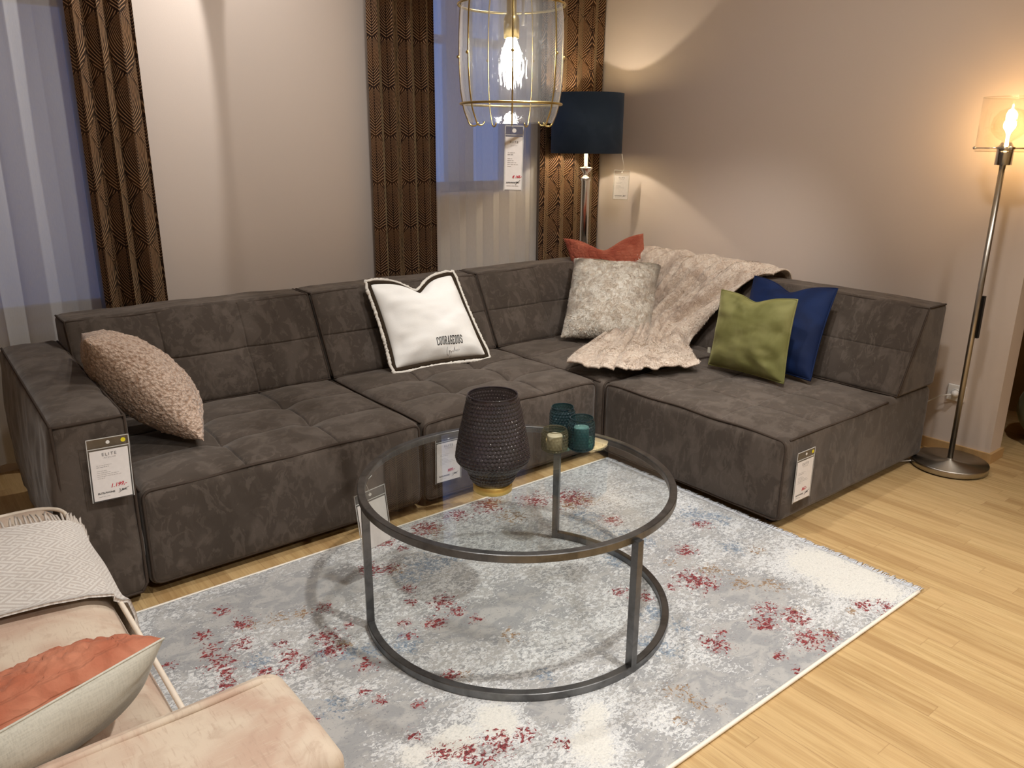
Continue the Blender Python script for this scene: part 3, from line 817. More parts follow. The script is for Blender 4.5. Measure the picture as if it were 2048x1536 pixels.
# ------------------------------------------------------------------ rug
RED=[(1.65,2.63,0.08),(1.83,2.65,0.07),(2.00,2.65,0.10),(2.20,2.55,0.09),(2.35,2.47,0.12),(2.34,2.19,0.06),(2.38,1.81,0.06),(2.23,1.64,0.09),(2.24,1.58,0.04),(2.12,1.67,0.03),(1.30,2.47,0.06),(1.45,2.63,0.06),(1.48,2.54,0.03),(1.36,2.44,0.05),(1.34,2.26,0.04),(1.30,2.18,0.03),(1.39,2.11,0.06),(1.40,2.03,0.04),(1.30,2.02,0.05),(1.42,1.95,0.02),(1.21,2.08,0.02),(1.19,2.01,0.03),(1.00,1.96,0.04),(1.17,1.75,0.04),(0.93,1.85,0.03),(1.94,1.76,0.04),(1.99,1.68,0.04),(2.62,1.92,0.05),(2.28,1.36,0.05),(2.19,1.31,0.06),(2.31,1.27,0.07),(2.03,1.37,0.03),(1.96,1.34,0.06),(2.23,1.16,0.07),(2.31,1.13,0.04),(2.57,1.15,0.05),(2.64,1.11,0.04),(2.58,1.08,0.03),(2.07,1.17,0.02),(2.05,1.09,0.02),(1.12,1.43,0.06),(1.03,1.46,0.05),(1.20,1.41,0.04),(0.98,1.49,0.04),(1.25,1.32,0.02),(1.04,1.41,0.04),(0.75,2.54,0.04),(0.77,2.42,0.05),(0.73,2.31,0.05),(0.65,2.35,0.04),(0.64,2.26,0.06),(0.64,2.20,0.04),(0.62,2.14,0.04),(0.62,2.32,0.03),(0.97,2.17,0.06),(0.95,2.09,0.05),(0.82,2.15,0.05),(0.83,2.23,0.03),(0.85,2.09,0.04),(0.77,2.09,0.03),(0.73,2.13,0.02),(0.93,1.85,0.02),(0.95,1.79,0.03),(0.75,1.83,0.02),(1.03,1.70,0.03),(0.95,1.60,0.02),(0.98,1.50,0.04),(0.65,2.44,0.04),(0.51,2.34,0.03),(1.04,2.34,0.04),(1.06,2.19,0.02)]
BLU=[(1.49,2.37,0.10),(1.39,2.33,0.07),(1.15,1.98,0.07),(2.27,2.29,0.10),(2.22,2.14,0.09),(2.10,1.93,0.07),(2.30,1.98,0.08),(1.93,1.59,0.06),(1.79,1.48,0.06),(1.81,1.42,0.06),(1.41,1.57,0.04),(2.72,1.92,0.09),(2.55,1.71,0.06),(1.95,1.48,0.05),(0.84,1.84,0.06),(0.74,2.18,0.06),(0.98,2.05,0.05),(0.91,2.10,0.04),(2.67,2.00,0.09),(2.29,2.06,0.07),(1.58,2.34,0.06),(1.05,2.02,0.05)]
OCH=[(2.39,2.42,0.10),(2.30,2.41,0.08),(2.02,2.49,0.10),(1.68,1.25,0.05),(1.67,1.20,0.03),(2.50,1.16,0.03),(2.36,1.28,0.03),(2.43,1.44,0.06),(2.61,1.63,0.04),(1.72,1.14,0.03),(2.26,1.79,0.04),(0.89,2.38,0.05),(0.96,2.36,0.04),(2.31,1.13,0.04),(1.68,1.18,0.03),(1.68,2.59,0.06),(1.38,2.42,0.05),(0.99,2.10,0.04),(2.35,1.52,0.06),(2.34,1.65,0.06),(1.46,1.80,0.04),(1.22,1.73,0.03),(1.65,1.28,0.03),(1.59,1.17,0.03),(0.79,2.40,0.04)]
GRY=[(0.94,2.49,0.11),(0.54,2.45,0.10),(0.61,2.36,0.07),(0.95,1.68,0.09),(0.74,1.70,0.10),(1.63,1.95,0.08),(1.49,1.93,0.08),(2.13,1.06,0.10),(2.02,1.09,0.09),(2.05,1.27,0.10),(0.99,1.99,0.06),(1.74,1.16,0.10),(1.45,1.18,0.08),(1.40,1.92,0.09),(0.81,2.54,0.09),(1.05,2.48,0.12),(1.32,1.44,0.07),(2.33,1.47,0.10)]
CRM=[(2.70,1.28,0.15),(2.71,1.41,0.13),(2.72,1.17,0.08),(1.02,1.52,0.08),(1.34,1.26,0.10),(1.18,1.50,0.08),(0.92,1.55,0.07),(1.51,1.21,0.07),(1.39,1.35,0.07)]

def rug():
    x0,x1,y0,y1=.42,2.83,1.08,2.715; st=.012
    nx=int((x1-x0)/st); ny=int((y1-y0)/st)
    xs=np.linspace(x0,x1,nx+1); ys=np.linspace(y0,y1,ny+1)
    X,Y=np.meshgrid(xs,ys); X=X.ravel(); Y=Y.ravel()
    def dens(L,k=1.):
        d=np.zeros_like(X)
        for (a,b,r) in L:
            r=max(r,.03)*1.15; d=np.maximum(d,np.exp(-((X-a)**2+(Y-b)**2)/(r*r)*.9))
        return d*k
    zz=.012+np.array([noise.noise(Vector((x*14,y*14,0)))*.0012 for x,y in zip(X,Y)])
    V=np.stack([X,Y,zz],1); n=len(V); F=[]
    for j in range(ny):
        for i in range(nx): F.append((j*(nx+1)+i,j*(nx+1)+i+1,(j+1)*(nx+1)+i+1,(j+1)*(nx+1)+i))
    rim=[i for i in range(nx+1)]+[j*(nx+1)+nx for j in range(1,ny+1)]+[ny*(nx+1)+i for i in range(nx-1,-1,-1)]+[j*(nx+1) for j in range(ny-1,0,-1)]
    low=V[rim].copy(); low[:,2]=.001
    V=np.concatenate([V,low]); k=len(rim)
    for a in range(k): b=(a+1)%k; F.append((rim[b],rim[a],n+a,n+b))
    t=thing('rug','pale grey abstract rug flecked with red and blue under the glass table','rug',((x0+x1)/2,(y0+y1)/2,0))
    o=mesh('pile',V,F,RUGMAT(),t)
    at=o.data.attributes.new('mask','FLOAT_COLOR','POINT')
    col=np.zeros((len(V),4)); col[:n,0]=dens(RED); col[:n,1]=dens(BLU); col[:n,2]=dens(OCH); col[:n,3]=dens(GRY)-dens(CRM)*.9
    at.data.foreach_set('color',col.ravel())
    for y in (y0-.003,y1+.003): mesh('bound_edge',*tubeg([(x,y,.008) for x in np.linspace(x0,x1,60)],.0065,8),M['rugedge'],t)
    fb=MB()
    yy=y0-.004
    while yy<y1+.004:
        l=.038+random.uniform(-.010,.012); dy=random.uniform(-.006,.006)
        fb.add(*tubeg([(x1-.002,yy,.011),(x1+l*.5,yy+dy*.5,.010+random.uniform(0,.004)),(x1+l,yy+dy,.004)],[.0022,.002,.0014],4)); yy+=.0042
    o=fb.build('fringe',M['rugfringe'],t); o['kind']='stuff'
M['rugedge']=simple('rug_binding',lin(238,230,216),.8)
M['rugfringe']=simple('rug_fringe',lin(206,208,212),.9)
def RUGMAT():
    g=G('abstract_rug_pile'); c=g.coord('Object')
    a=g.node('ShaderNodeAttribute'); a.attribute_name='mask'
    sp=g.node('ShaderNodeSeparateColor'); g.nt.links.new(a.outputs['Color'],sp.inputs[0])
    r,b,o=[S(g.nt,x) for x in sp.outputs]; al=S(g.nt,a.outputs['Alpha'])
    x,y,z=g.xyz(c); cs=g.comb(x*.8,y*1.2,z)
    w1=g.noise(cs,70,3,.65,.8); w2=g.noise(cs,160,2,.6,.5); w3=g.noise(cs,5.5,4,.6,.6); w4=g.noise(cs,14,3,.6,.8)
    # white speckle field over grey ground; density follows large blotches
    dn=(w3*.34)+(w4*.18)+(al*.20)
    sp1=((w1*.7)+(w2*.3)-dn)
    wht=sp1.ss(.225,.265)
    ground=g.mix(w4.ss(.42,.60),lin(157,157,157),lin(178,176,173))
    white=g.mix(w2.ss(.35,.65),lin(226,225,222),lin(196,197,198))
    k=g.mix(wht,ground,white)
    dk=g.noise(g.comb(x*1.0+4.1,y*1.2,z),90,3,.65,.8); k=g.mix(dk.ss(.59,.64)*.65,k,lin(132,133,137))
    cr=((al*-1.0)+(w1*.8)).ss(.75,1.05); k=g.mix(cr*.55,k,lin(226,222,210))
    f1=g.noise(g.comb(x*.9+2.,y*1.1+1.,z),66,3,.65,.9); f2=g.noise(g.comb(x+7.,y,z+3.),58,3,.65,.9); f3=g.noise(g.comb(x,y+9.,z+1.),66,3,.65,.9)
    rm=((f1*.95)+(r*.285)).ss(.72,.745); bm=((f2*.95)+(b*.27)).ss(.68,.76); om=((f3*.95)+(o*.25)).ss(.70,.75)
    ink=g.noise(c,150,2)
    red=g.mix(ink.ss(.42,.58),lin(98,24,32),lin(156,64,66))
    blu=g.mix(ink.ss(.40,.60),lin(86,104,124),lin(140,158,176))
    oc=g.mix(ink.ss(.40,.60),lin(120,86,48),lin(168,136,96))
    k=g.mix(bm*.75,k,blu); k=g.mix(om*.8,k,oc); k=g.mix(rm*.95,k,red)
    rs=((f2*.95)+(r*.24)).ss(.70,.80); k=g.mix(rs*(1-rm)*.35,k,lin(190,140,130))
    h=(wht*.6)+(w2*.5)+(rm*.5)
    return g.done(g.pbr(k,.92,0,g.bump(h,.35,.006),.25,.1))
rug()

# ------------------------------------------------------------------ glass table
TC=(1.620,1.972); TR=.535; TZ=.485
tb=thing('coffee_table','round glass coffee table on a raw steel ring frame','table',(TC[0],TC[1],0))
sec=[(a*.0125,b*.013) for a,b in ((-.85,-1),(.85,-1),(1,-.85),(1,.85),(.85,1),(-.85,1),(-1,.85),(-1,-.85))]
def circ(r,z,a0,a1,n,c=TC): return [(c[0]+r*math.cos(a),c[1]+r*math.sin(a),z) for a in np.linspace(a0,a1,n)]
mesh('top_ring',*tubeg(circ(TR,TZ-.013,0,2*PI,121)[:-1],1,closed=True,prof=sec),M['rawsteel'],tb,smooth=False)
BC=(1.602,1.943); A1,A2,A3=math.radians(158.5),math.radians(-86.5),math.radians(33)
mesh('base_ring',*tubeg(circ(TR-.010,.026,A1,A3+2*PI,100,BC),1,prof=sec),M['rawsteel'],tb,smooth=False)
for a in (A1,A2,A3):
    px,py=BC[0]+(TR-.010)*math.cos(a),BC[1]+(TR-.010)*math.sin(a)
    qx,qy=px,py
    d=math.hypot(px-TC[0],py-TC[1]); 
    leg=[(px,py,.013),(px,py,TZ-.02)]
    v,f=boxg(-.0125,.0125,-.0125,.0125,.013,TZ-.015); v=np.array(v)
    ca,sa=math.cos(a),math.sin(a); vv=np.stack([px+v[:,0]*ca-v[:,1]*sa,py+v[:,0]*sa+v[:,1]*ca,v[:,2]],1)
    mesh('leg',vv,f,M['rawsteel'],tb,smooth=False)
mesh('glass_top',*latheg((TC[0],TC[1],TZ-.012),[(.0,0),(TR-.012,0),(TR-.0115,.004),(TR-.012,.008),(.0,.008)],96,cap=False),M['glass'],tb,smooth=False)
GZ=TZ-.004

# ------------------------------------------------------------------ hobnail glassware
def prof_r(pr,z):
    for (r0,z0),(r1,z1) in zip(pr,pr[1:]):
        if z0<=z<=z1: t=(z-z0)/max(1e-9,z1-z0); t=t*t*(3-2*t)*.35+t*.65; return r0+(r1-r0)*t
    return pr[-1][0]
def hobnail(c,pr,nb,h,amp,per=8,z0=None,z1=None):
    za,zb=pr[0][1],pr[-1][1]; rows=int((zb-za)/h*per)+1; n=nb*per
    zs=np.linspace(za,zb,rows); pp=[(prof_r(pr,z),z) for z in zs]
    zlo=za if z0 is None else z0; zhi=zb if z1 is None else z1
    def bump(i,k):
        z=zs[i]
        if z<zlo or z>zhi: return 0
        rr=(z-za)/h; row=math.floor(rr); fr=rr-row-.5
        fk=k/per+(.5 if row%2 else 0); fk=fk-math.floor(fk)-.5
        d=(fr*fr+fk*fk)*4
        return amp*max(0,1-d)**.6
    return latheg(c,pp,n,cap=False,bump=bump),zs
VC=(1.500,1.955)
va=thing('hobnail_table_lamp','smoked plum hobnail glass lamp with gold base on the glass table','lamp',(VC[0],VC[1],GZ))
mesh('base',*latheg((VC[0],VC[1],GZ),[(.0,0),(.064,0),(.066,.002),(.066,.026),(.064,.028),(.0,.028)],64,cap=False),M['gold'],va)
pr=[(.060,.028),(.070,.040),(.0765,.055),(.080,.068),(.088,.080),(.104,.094),(.1195,.114),(.121,.126),(.118,.145),(.1085,.200),(.095,.262),(.083,.318),(.081,.335)]
(v,f),zs=hobnail((VC[0],VC[1],GZ),pr,52,.0126,.0050,z0=.034,z1=.326)
mesh('glass_shade',v,f,M['plum'],va)
mesh('rim',*tubeg(circ(.081,GZ+.335,0,2*PI,65,VC)[:-1],.0028,8,True),M['plum'],va)
bl=MB(); bl.add(*latheg((VC[0],VC[1],GZ),[(.0,.028),(.016,.028),(.016,.075),(.014,.08)],20,cap=False)); bl.build('bulb_holder',M['rose'],va)
mesh('bulb',*latheg((VC[0],VC[1],GZ+.078),[(.013,0),(.016,.02),(.030,.055),(.034,.085),(.028,.11),(.012,.128),(.001,.131)],24,cap=False),M['jarclear'],va)
def votive(label,c,r,h,nb,mat,candle=False,name='votive_glass'):
    t=thing(name,label,'candle holder',(c[0],c[1],GZ))
    pr=[(.001,.004),(r*.80,.004),(r*.93,.010),(r,.030),(r,h*.72),(r*.92,h*.90),(r*.90,h)]
    pr=[(r*.80,.003),(r*.95,.010),(r,.026),(r,h*.75),(r*.93,h*.90),(r*.92,h)]
    hh=2*PI*r/nb*.92
    (v,f),zs=hobnail((c[0],c[1],GZ),pr,nb,hh,r*.12,per=8,z0=.008,z1=h*.93)
    mesh('glass_body',v,f,mat,t)
    mesh('glass_foot',*latheg((c[0],c[1],GZ),[(.0005,.001),(r*.80,.001),(r*.80,.006),(.0005,.008)],40,cap=False),mat,t)
    mesh('rim',*tubeg(circ(r*.92,GZ+h,0,2*PI,49,c)[:-1],.0022,8,True),mat,t)
    if candle:
        mesh('candle',*latheg((c[0],c[1],GZ+.009),[(.0005,0),(r*.62,0),(r*.62,h*.62),(r*.60,h*.64),(.0005,h*.64)],32,cap=False),M['wax'],t)
votive('small smoky hobnail votive holding a white candle on the glass table',(1.895,2.085),.047,.088,22,M['smoke'],True)
votive('teal hobnail glass right beside the small smoky votive',(1.985,2.035),.047,.128,24,M['teal'],True)
votive('teal hobnail glass farther back behind the small smoky votive',(2.015,2.175),.047,.128,24,M['teal'])

# ------------------------------------------------------------------ tags
def text(name,s,mat,par,x,y,size,z=.0012,shear=0,rot=0,align='LEFT',bold=0,sp=1.0):
    cu=bpy.data.curves.new(name,'FONT'); cu.body=s; cu.size=size; cu.shear=shear; cu.align_x=align; cu.offset=bold; cu.space_character=sp
    cu.resolution_u=3; cu.fill_mode='FRONT'; cu.materials.append(mat)
    o=bpy.data.objects.new(name,cu); COL.objects.link(o)
    me=bpy.data.meshes.new_from_object(o.evaluated_get(bpy.context.evaluated_depsgraph_get())); bpy.data.objects.remove(o)
    me.name=name; o=bpy.data.objects.new(name,me); COL.objects.link(o); o.parent=par; o.location=(x,y,z); o.rotation_euler=(0,0,rot); return o
def price_tag(label,center,xa,ya,w,h,price,old,head=.19,sticker=False,string=None,blank=False,smallred=True,sub=True,curl=0.):
    X=Vector(xa).normalized(); Y=Vector(ya); Y=(Y-X*Y.dot(X)).normalized(); Z=X.cross(Y)
    m=Matrix(((X.x,Y.x,Z.x,center[0]),(X.y,Y.y,Z.y,center[1]),(X.z,Y.z,Z.z,center[2]),(0,0,0,1)))
    t=thing('price_tag',label,'price tag',mat=m,group='shop price tags')
    L=dict(local=True,smooth=False)
    mesh('plastic_sleeve',*boxg(-w/2,w/2,-h/2,h/2,-.0012,-.0002),M['plastic'],t,**L)
    rim=MB(); b=.0022; hy=h/2-h*head*.86
    for bx in ((-w/2,w/2,h/2-b,h/2),(-w/2,w/2,hy,hy+b),(-w/2,-w/2+b,-h/2,h/2),(w/2-b,w/2,-h/2,h/2)): rim.add(*boxg(bx[0],bx[1],bx[2],bx[3],-.0014,.0004))
    rim.build('sleeve_seam',M['seam'],t,**L)
    cw=w*.90; ct=h/2-h*head; cb=-h/2+h*.02
    mesh('paper_card',*boxg(-cw/2,cw/2,cb,ct,-.0001,.0005),M['paper'],t,**L)
    mesh('hang_hole',*latheg((0,h/2-h*.075,-.0002),[(.0005,.0008),(.006,.0008),(.006,0)],14,cap=False),M['whiteplastic'],t,**L)
    ch=ct-cb
    if not blank:
        text('printed_heading','ELITE',M['greyink2'],t,0,ct-ch*.115,ch*.085 if w>.08 else ch*.055,align='CENTER',sp=1.35)
        text('printed_subheading','INTERIOR',M['greyink'],t,0,ct-ch*.165,ch*.034 if w>.08 else ch*.020,align='CENTER',sp=1.6)
        sm=MB(); y=ct-ch*.30; rs=random.Random(int(center[0]*1000))
        for k,(ln,tk) in enumerate(((.42,.0009),(.32,.0015),(0,0),(.28,.0009),(.36,.0009),(.56,.0009),(.62,.0009),(.22,.0009))):
            x=-cw*.36; e=x+cw*ln
            while x<e-.002:
                l=rs.uniform(.004,.011); sm.add(*boxg(x,min(x+l,e),y,y+tk,.0006,.0009)); x+=l+.0018
            y-=ch*.037
        sm.build('small_print',M['greyink'],t,**L)
        text('handwritten_price',price,M['redink'],t,cw*-.06,cb+ch*.225,ch*.105 if w>.08 else ch*.062,shear=.35,rot=.06,bold=.0004)
        text('printed_old_price','ELITE-PHONE',M['ink'],t,-cw*.40,cb+ch*.125,ch*.050 if w>.08 else ch*.030,bold=.0002)
        text('printed_old_amount',old,M['ink'],t,cw*.16,cb+ch*.130,ch*.058 if w>.08 else ch*.036,bold=.0002)
        mesh('strike_line',*tubeg([(cw*.14,cb+ch*.095,.001),(cw*.42,cb+ch*.185,.001)],.0006,5),M['ink'],t,**L)
        sm=MB(); x=-cw*.38
        for l in (.012,.008,.010): sm.add(*boxg(x,x+l,cb+ch*.07,cb+ch*.07+.0009,.0006,.0009)); x+=l+.002
        sm.build('footer_print',M['greyink'],t,**L)
    if sticker:
        mesh('sticker',*latheg((w*.36,h/2-h*.075,.0003),[(.0005,.001),(.0075,.001),(.0075,0)],20,cap=False),M['yellow'],t,**L)
    if string is not None:
        mi=m.inverted(); pts=[tuple(mi@Vector(q)) for q in string]
        mesh('string',*tubeg([(0,h/2-h*.075,.001)]+pts,.0009,5),M['string'],t,local=True)
    return t
M['greyink2']=simple('dark_grey_print',lin(96,92,92),.7)
M['seam']=simple('sleeve_weld',lin(206,204,200),.3)
price_tag('price tag with yellow sticker pinned on the left sofa armrest',(.503,2.752,.548),(1,-.02,-.03),(.05,0,1),.130,.222,'1.199,-','2.466,',sticker=True)
price_tag('price tag on the front of the middle sofa element seen through the glass table',(1.873,2.768,.238),(1,0,-.02),(.05,0,1),.140,.225,'989,-','1.966,',head=.16)
price_tag('price tag with yellow sticker on the right end sofa element',(2.958,1.662,.242),(1,0,.0),(-.02,0,1),.135,.232,'862,-','1.606,',sticker=True)
price_tag('blank white backed tag hanging from the glass table ring',(1.250,2.335,.298),(1,.05,.10),(.02,0,1),.128,.232,'','',blank=True,string=[(1.222,2.33,.45),(1.235,2.305,TZ-.004)])
price_tag('price tag hanging below the glass pendant lamp',(1.502,1.858,1.555),(.78,-.63,-.02),(-.06,.02,1),.054,.182,'\u20ac 165,-','286,-',head=.17,string=[(1.51,1.88,1.652),(1.525,1.85,1.668)])
price_tag('price tag hanging from the navy lampshade by the wall',(4.262,4.052,1.315),(.78,-.63,-.03),(-.01,0,1),.112,.205,'','285,-',string=[(4.205,3.975,1.43),(4.165,3.965,1.53)])

# ------------------------------------------------------------------ pendant
PC=(1.545,1.925)
pe=thing('pendant_lamp','glass barrel pendant lamp in a brass wire cage above the table','lamp',(PC[0],PC[1],1.655))
gp=[(.122,1.655),(.132,1.675),(.140,1.702),(.147,1.75),(.150,1.80),(.1505,1.84),(.150,1.89),(.148,1.94),(.144,1.98),(.134,2.02),(.112,2.055),(.075,2.078),(.035,2.088)]
def pbump(i,k): return .0006*math.sin(k*.9+i*2.1)
mesh('glass_shade',*latheg((PC[0],PC[1],0),gp,72,cap=False,bump=pbump),M['lampglass'],pe)
def cage_r(z): return prof_r([(r+.005,zz) for r,zz in gp],z)
for zz in (1.972,1.707):
    rr=cage_r(zz)+.002
    mesh('cage_hoop',*tubeg(circ(rr,zz,0,2*PI,73,PC)[:-1],.0036,8,True),M['brass'],pe)
for k in range(7):
    a=math.radians(-127.5)+k*2*PI/7
    pts=[(PC[0]+cage_r(z)*math.cos(a),PC[1]+cage_r(z)*math.sin(a),z) for z in np.linspace(2.086,1.665,30)]
    rb=.124
    for q in np.linspace(0,PI,8)[1:]: pts.append((PC[0]+(rb-.010+.014*math.cos(q)*1.0)*math.cos(a),PC[1]+(rb-.010+.014*math.cos(q))*math.sin(a),1.657-.011*math.sin(q)))
    w=mesh('cage_wire',*tubeg(pts,.0023,7),M['brass'],pe)
    z=1.838; mesh('wire_joint',*sphereg((PC[0]+(cage_r(z)+.003)*math.cos(a),PC[1]+(cage_r(z)+.003)*math.sin(a),z),.0048,10,8),M['brass'],w)
mesh('socket',*latheg((PC[0],PC[1],0),[(.0005,1.885),(.021,1.885),(.0225,1.888),(.0225,1.935),(.019,1.945),(.014,1.95),(.014,2.10),(.03,2.10),(.03,2.13),(.0005,2.135)],28,cap=False),M['brass'],pe)
mesh('bulb',*latheg((PC[0],PC[1],0),[(.0005,1.796),(.014,1.799),(.026,1.812),(.0305,1.830),(.028,1.850),(.019,1.872),(.014,1.886)],24,cap=False),M['bulbwhite'],pe)
mesh('cord',*tubeg([(PC[0],PC[1],2.13),(PC[0],PC[1],3.095)],.004,8),M['rose'],pe)
mesh('care_tape',*boxg(PC[0]+.022,PC[0]+.023,PC[1]-.030,PC[1]-.018,1.918,1.99),M['paper'],pe,smooth=False)

# ------------------------------------------------------------------ navy lamp
NC=(3.965,4.112)
nl=thing('standing_lamp','chrome standing lamp with a navy drum shade in the corner','lamp',(NC[0],NC[1],0))
mesh('base',*latheg((NC[0],NC[1],0),[(.0005,0),(.12,0),(.12,.016),(.115,.02),(.0005,.024)],40,cap=False),M['chrome'],nl)
mesh('column',*latheg((NC[0],NC[1],0),[(.016,.02),(.034,.03),(.034,.05),(.022,.07),(.022,.80),(.032,.82),(.033,1.345),(.036,1.35),(.036,1.372),(.020,1.378),(.016,1.395),(.047,1.432),(.049,1.437),(.018,1.442),(.014,1.445),(.014,1.62)],32,cap=False),M['chrome'],nl)
SR=.243
sh=mesh('lamp_shade',*latheg((NC[0],NC[1],0),[(SR-.003,1.533),(SR,1.532),(SR,1.918),(SR-.003,1.917)],64,cap=False),M['navyshade'],nl)
mesh('shade_lining',*latheg((NC[0],NC[1],0),[(SR-.004,1.916),(SR-.004,1.534)],64,cap=False),M['shadein'],nl)
sp=MB()
for k in range(3):
    a=k*2*PI/3+.4; sp.add(*tubeg([(NC[0],NC[1],1.62),(NC[0]+(SR-.006)*math.cos(a),NC[1]+(SR-.006)*math.sin(a),1.60)],.0025,6))
sp.build('shade_spider',M['chrome'],nl)
mesh('bulb',*sphereg((NC[0],NC[1],1.70),.014,20,12),M['bulbnavy'],nl)
mesh('socket',*latheg((NC[0],NC[1],0),[(.016,1.60),(.016,1.672)],16),M['whiteplastic'],nl)

# ------------------------------------------------------------------ nickel floor lamp
FC=(4.185,1.556)
fl=thing('floor_lamp','slim nickel floor lamp with a clear glass cylinder and glowing globe bulb','lamp',(FC[0],FC[1],0))
mesh('base',*latheg((FC[0],FC[1],0),[(.0005,.004),(.172,.004),(.182,.008),(.182,.034),(.180,.038),(.020,.042),(.018,.05),(.0005,.05)],72,cap=False),M['nickel'],fl)
mesh('pole',*tubeg([(FC[0],FC[1],.03),(FC[0],FC[1],1.52)],.0135,20),M['nickel'],fl)
ds=Vector((-.78,.63,0)).normalized(); dx,dy=.019*ds.x,.019*ds.y
mesh('dimmer_switch',*boxg(FC[0]-.010+.012,FC[0]+.010+.012,FC[1]-.025,FC[1]-.010,.69,.90),M['rose'],fl,smooth=False)
mesh('socket',*latheg((FC[0],FC[1],0),[(.0005,1.515),(.036,1.515),(.036,1.585),(.042,1.587),(.042,1.594),(.030,1.598),(.022,1.615),(.0005,1.615)],36,cap=False),M['chrome'],fl)
for a in (0.35,.35+2*PI/3,.35+4*PI/3):
    hb=mesh('shade_arm',*tubeg([(FC[0]+.03*math.cos(a+1.2),FC[1]+.03*math.sin(a+1.2),1.590),(FC[0]+.136*math.cos(a+1.2),FC[1]+.136*math.sin(a+1.2),1.590)],.003,8),M['chrome'],fl)
    mesh('arm_knob',*sphereg((FC[0]+.138*math.cos(a+1.2),FC[1]+.138*math.sin(a+1.2),1.590),.008,12,8),M['chrome'],hb)
mesh('glass_cylinder',*latheg((FC[0],FC[1],0),[(.122,1.575),(.125,1.574),(.125,1.812),(.122,1.813)],64,cap=False),M['jarclear'],fl)
for zz in (1.575,1.812): mesh('cylinder_rim',*tubeg(circ(.1235,zz,0,2*PI,65,FC)[:-1],.0026,8,True),M['jarclear'],fl)
mesh('globe_bulb',*latheg((FC[0],FC[1],1.612),[(.018,0),(.024,.01),(.05,.025),(.072,.052),(.077,.08),(.070,.112),(.048,.142),(.02,.154),(.001,.156)],36,cap=False),M['jarclear'],fl)
mesh('filament',*latheg((FC[0],FC[1],1.615),[(.006,0),(.007,.035),(.013,.05),(.023,.064),(.026,.078),(.023,.092),(.013,.103),(.001,.106)],20,cap=False),M['bulbwarm'],fl)
mesh('power_cord',*tubeg([(FC[0]-.12,FC[1]+.14,.02),(FC[0]-.15,FC[1]+.19,.006),(FC[0]-.08,FC[1]+.30,.006),(4.33,1.86,.02),(4.36,1.84,.16),(4.345,1.80,.25),(4.352,1.72,.315),(4.36,1.665,.335)],.0035,7),M['whiteplastic'],fl)

# ------------------------------------------------------------------ wall socket
ou=thing('wall_socket','white wall socket low on the wall behind the nickel floor lamp','socket',(XB,1.66,.336))
P,N,F=softblock(.090,.012,.088,.004,n=12); mesh('cover_plate',np.stack([XB-.0125+P[:,1],1.705-P[:,0],.292+P[:,2]],1),F,M['whiteplastic'],ou)
a=np.linspace(0,2*PI,33)[:-1]
mesh('socket_rim',*tubeg([(XB-.013,1.66+.021*math.cos(t),.336+.021*math.sin(t)) for t in a],.003,6,True),M['whiteplastic'],ou)
pl=MB(); pl.add(*tubeg([(XB-.012,1.66,.336),(XB-.030,1.66,.336),(XB-.044,1.66,.336)],[.019,.018,.010],16)); pl.build('plug',M['whiteplastic'],ou)

# ------------------------------------------------------------------ blush sofa
bs=thing('blush_sofa','blush velvet sofa with rounded armrest in the near left corner','sofa',(-.1,1.9,0))
P,N,F=softblock(.90,1.525,.25,.075,n=40,edge=7)
P=P.copy(); w=nz(P,4,2)*.010; wt=np.clip(N[:,2],0,1); P[:,2]+=wt*(w+.028*(1-(2*P[:,0]/.9-1)**4)*(1-(2*P[:,1]/1.525-1)**4)); P[:,0]+=np.clip(N[:,0],0,1)*.012*(1-(2*P[:,1]/1.525-1)**4)
mesh('seat_cushion',xfA(-.565,1.305,.205)(P),F,M['blush'],bs)
rr=.10; ln=[(.335-.0,1.33,.437)]+[(.347+.004*math.sin(PI*t),1.33+1.40*t,.440+.004*math.sin(PI*t)) for t in np.linspace(0,1,20)]
ln+=[(.345-rr+rr*math.cos(t),2.73+rr*.9*math.sin(t),.440) for t in np.linspace(0,PI/2,10)][1:]+[(x,2.824,.440) for x in np.linspace(.22,-.5,10)]
mesh('seat_welt',*tubeg(ln,.0065,8),M['cream'],bs)
P,N,F=softblock(.88,1.44,.13,.02,n=16); mesh('seat_base',xfA(-.56,1.32,.08)(P),F,M['blush'],bs)
P,N,F=softblock(1.06,.30,.55,.032,n=40,edge=7); P=P.copy(); P[:,2]+=np.clip(N[:,2],0,1)*(.012*(1-(2*P[:,1]/.3-1)**2)+nz(P,5,1)*.004)
P[:,0]+=np.clip(N[:,0],0,1)*.015
mesh('armrest',xfA(-.60,1.005,.085)(P),F,M['blush'],bs)
e=.018; aw=[]
for t in np.linspace(0,1,8): aw.append((.462,1.305-e,.12+.44*t))
for t in np.linspace(0,PI/2,7)[1:]: aw.append((.462,1.305-e-.05+.05*math.cos(t),.56+.05*math.sin(t)))
for t in np.linspace(0,1,6)[1:]: aw.append((.462,1.305-e-.05-.164*t,.61+.012*math.sin(PI*t)))
for t in np.linspace(0,PI/2,7)[1:]: aw.append((.462,1.073-.05*math.sin(t),.56+.05*math.cos(t)))
for t in np.linspace(0,1,8)[1:]: aw.append((.462,1.023,.56-.44*t))
mesh('armrest_welt',*tubeg(aw,.0065,8),M['blush'],bs)
mesh('top_welt',*tubeg([(x,1.258,.640+.003*math.sin(x*5)) for x in np.linspace(-.55,.42,30)]+[(.445,1.258,.634),(.466,1.258,.608)],.008,8),M['blush'],bs)
P,N,F=softblock(.26,1.78,.72,.06,n=30); mesh('backrest',xfA(-.84,1.005,.085)(P),F,M['blush'],bs)
for (x,y) in ((.36,1.08),(.24,2.66),(-.75,1.08),(-.75,2.70)): mesh('leg',*latheg((x,y,0),[(.014,0),(.02,.095)],16),M['black'],bs)

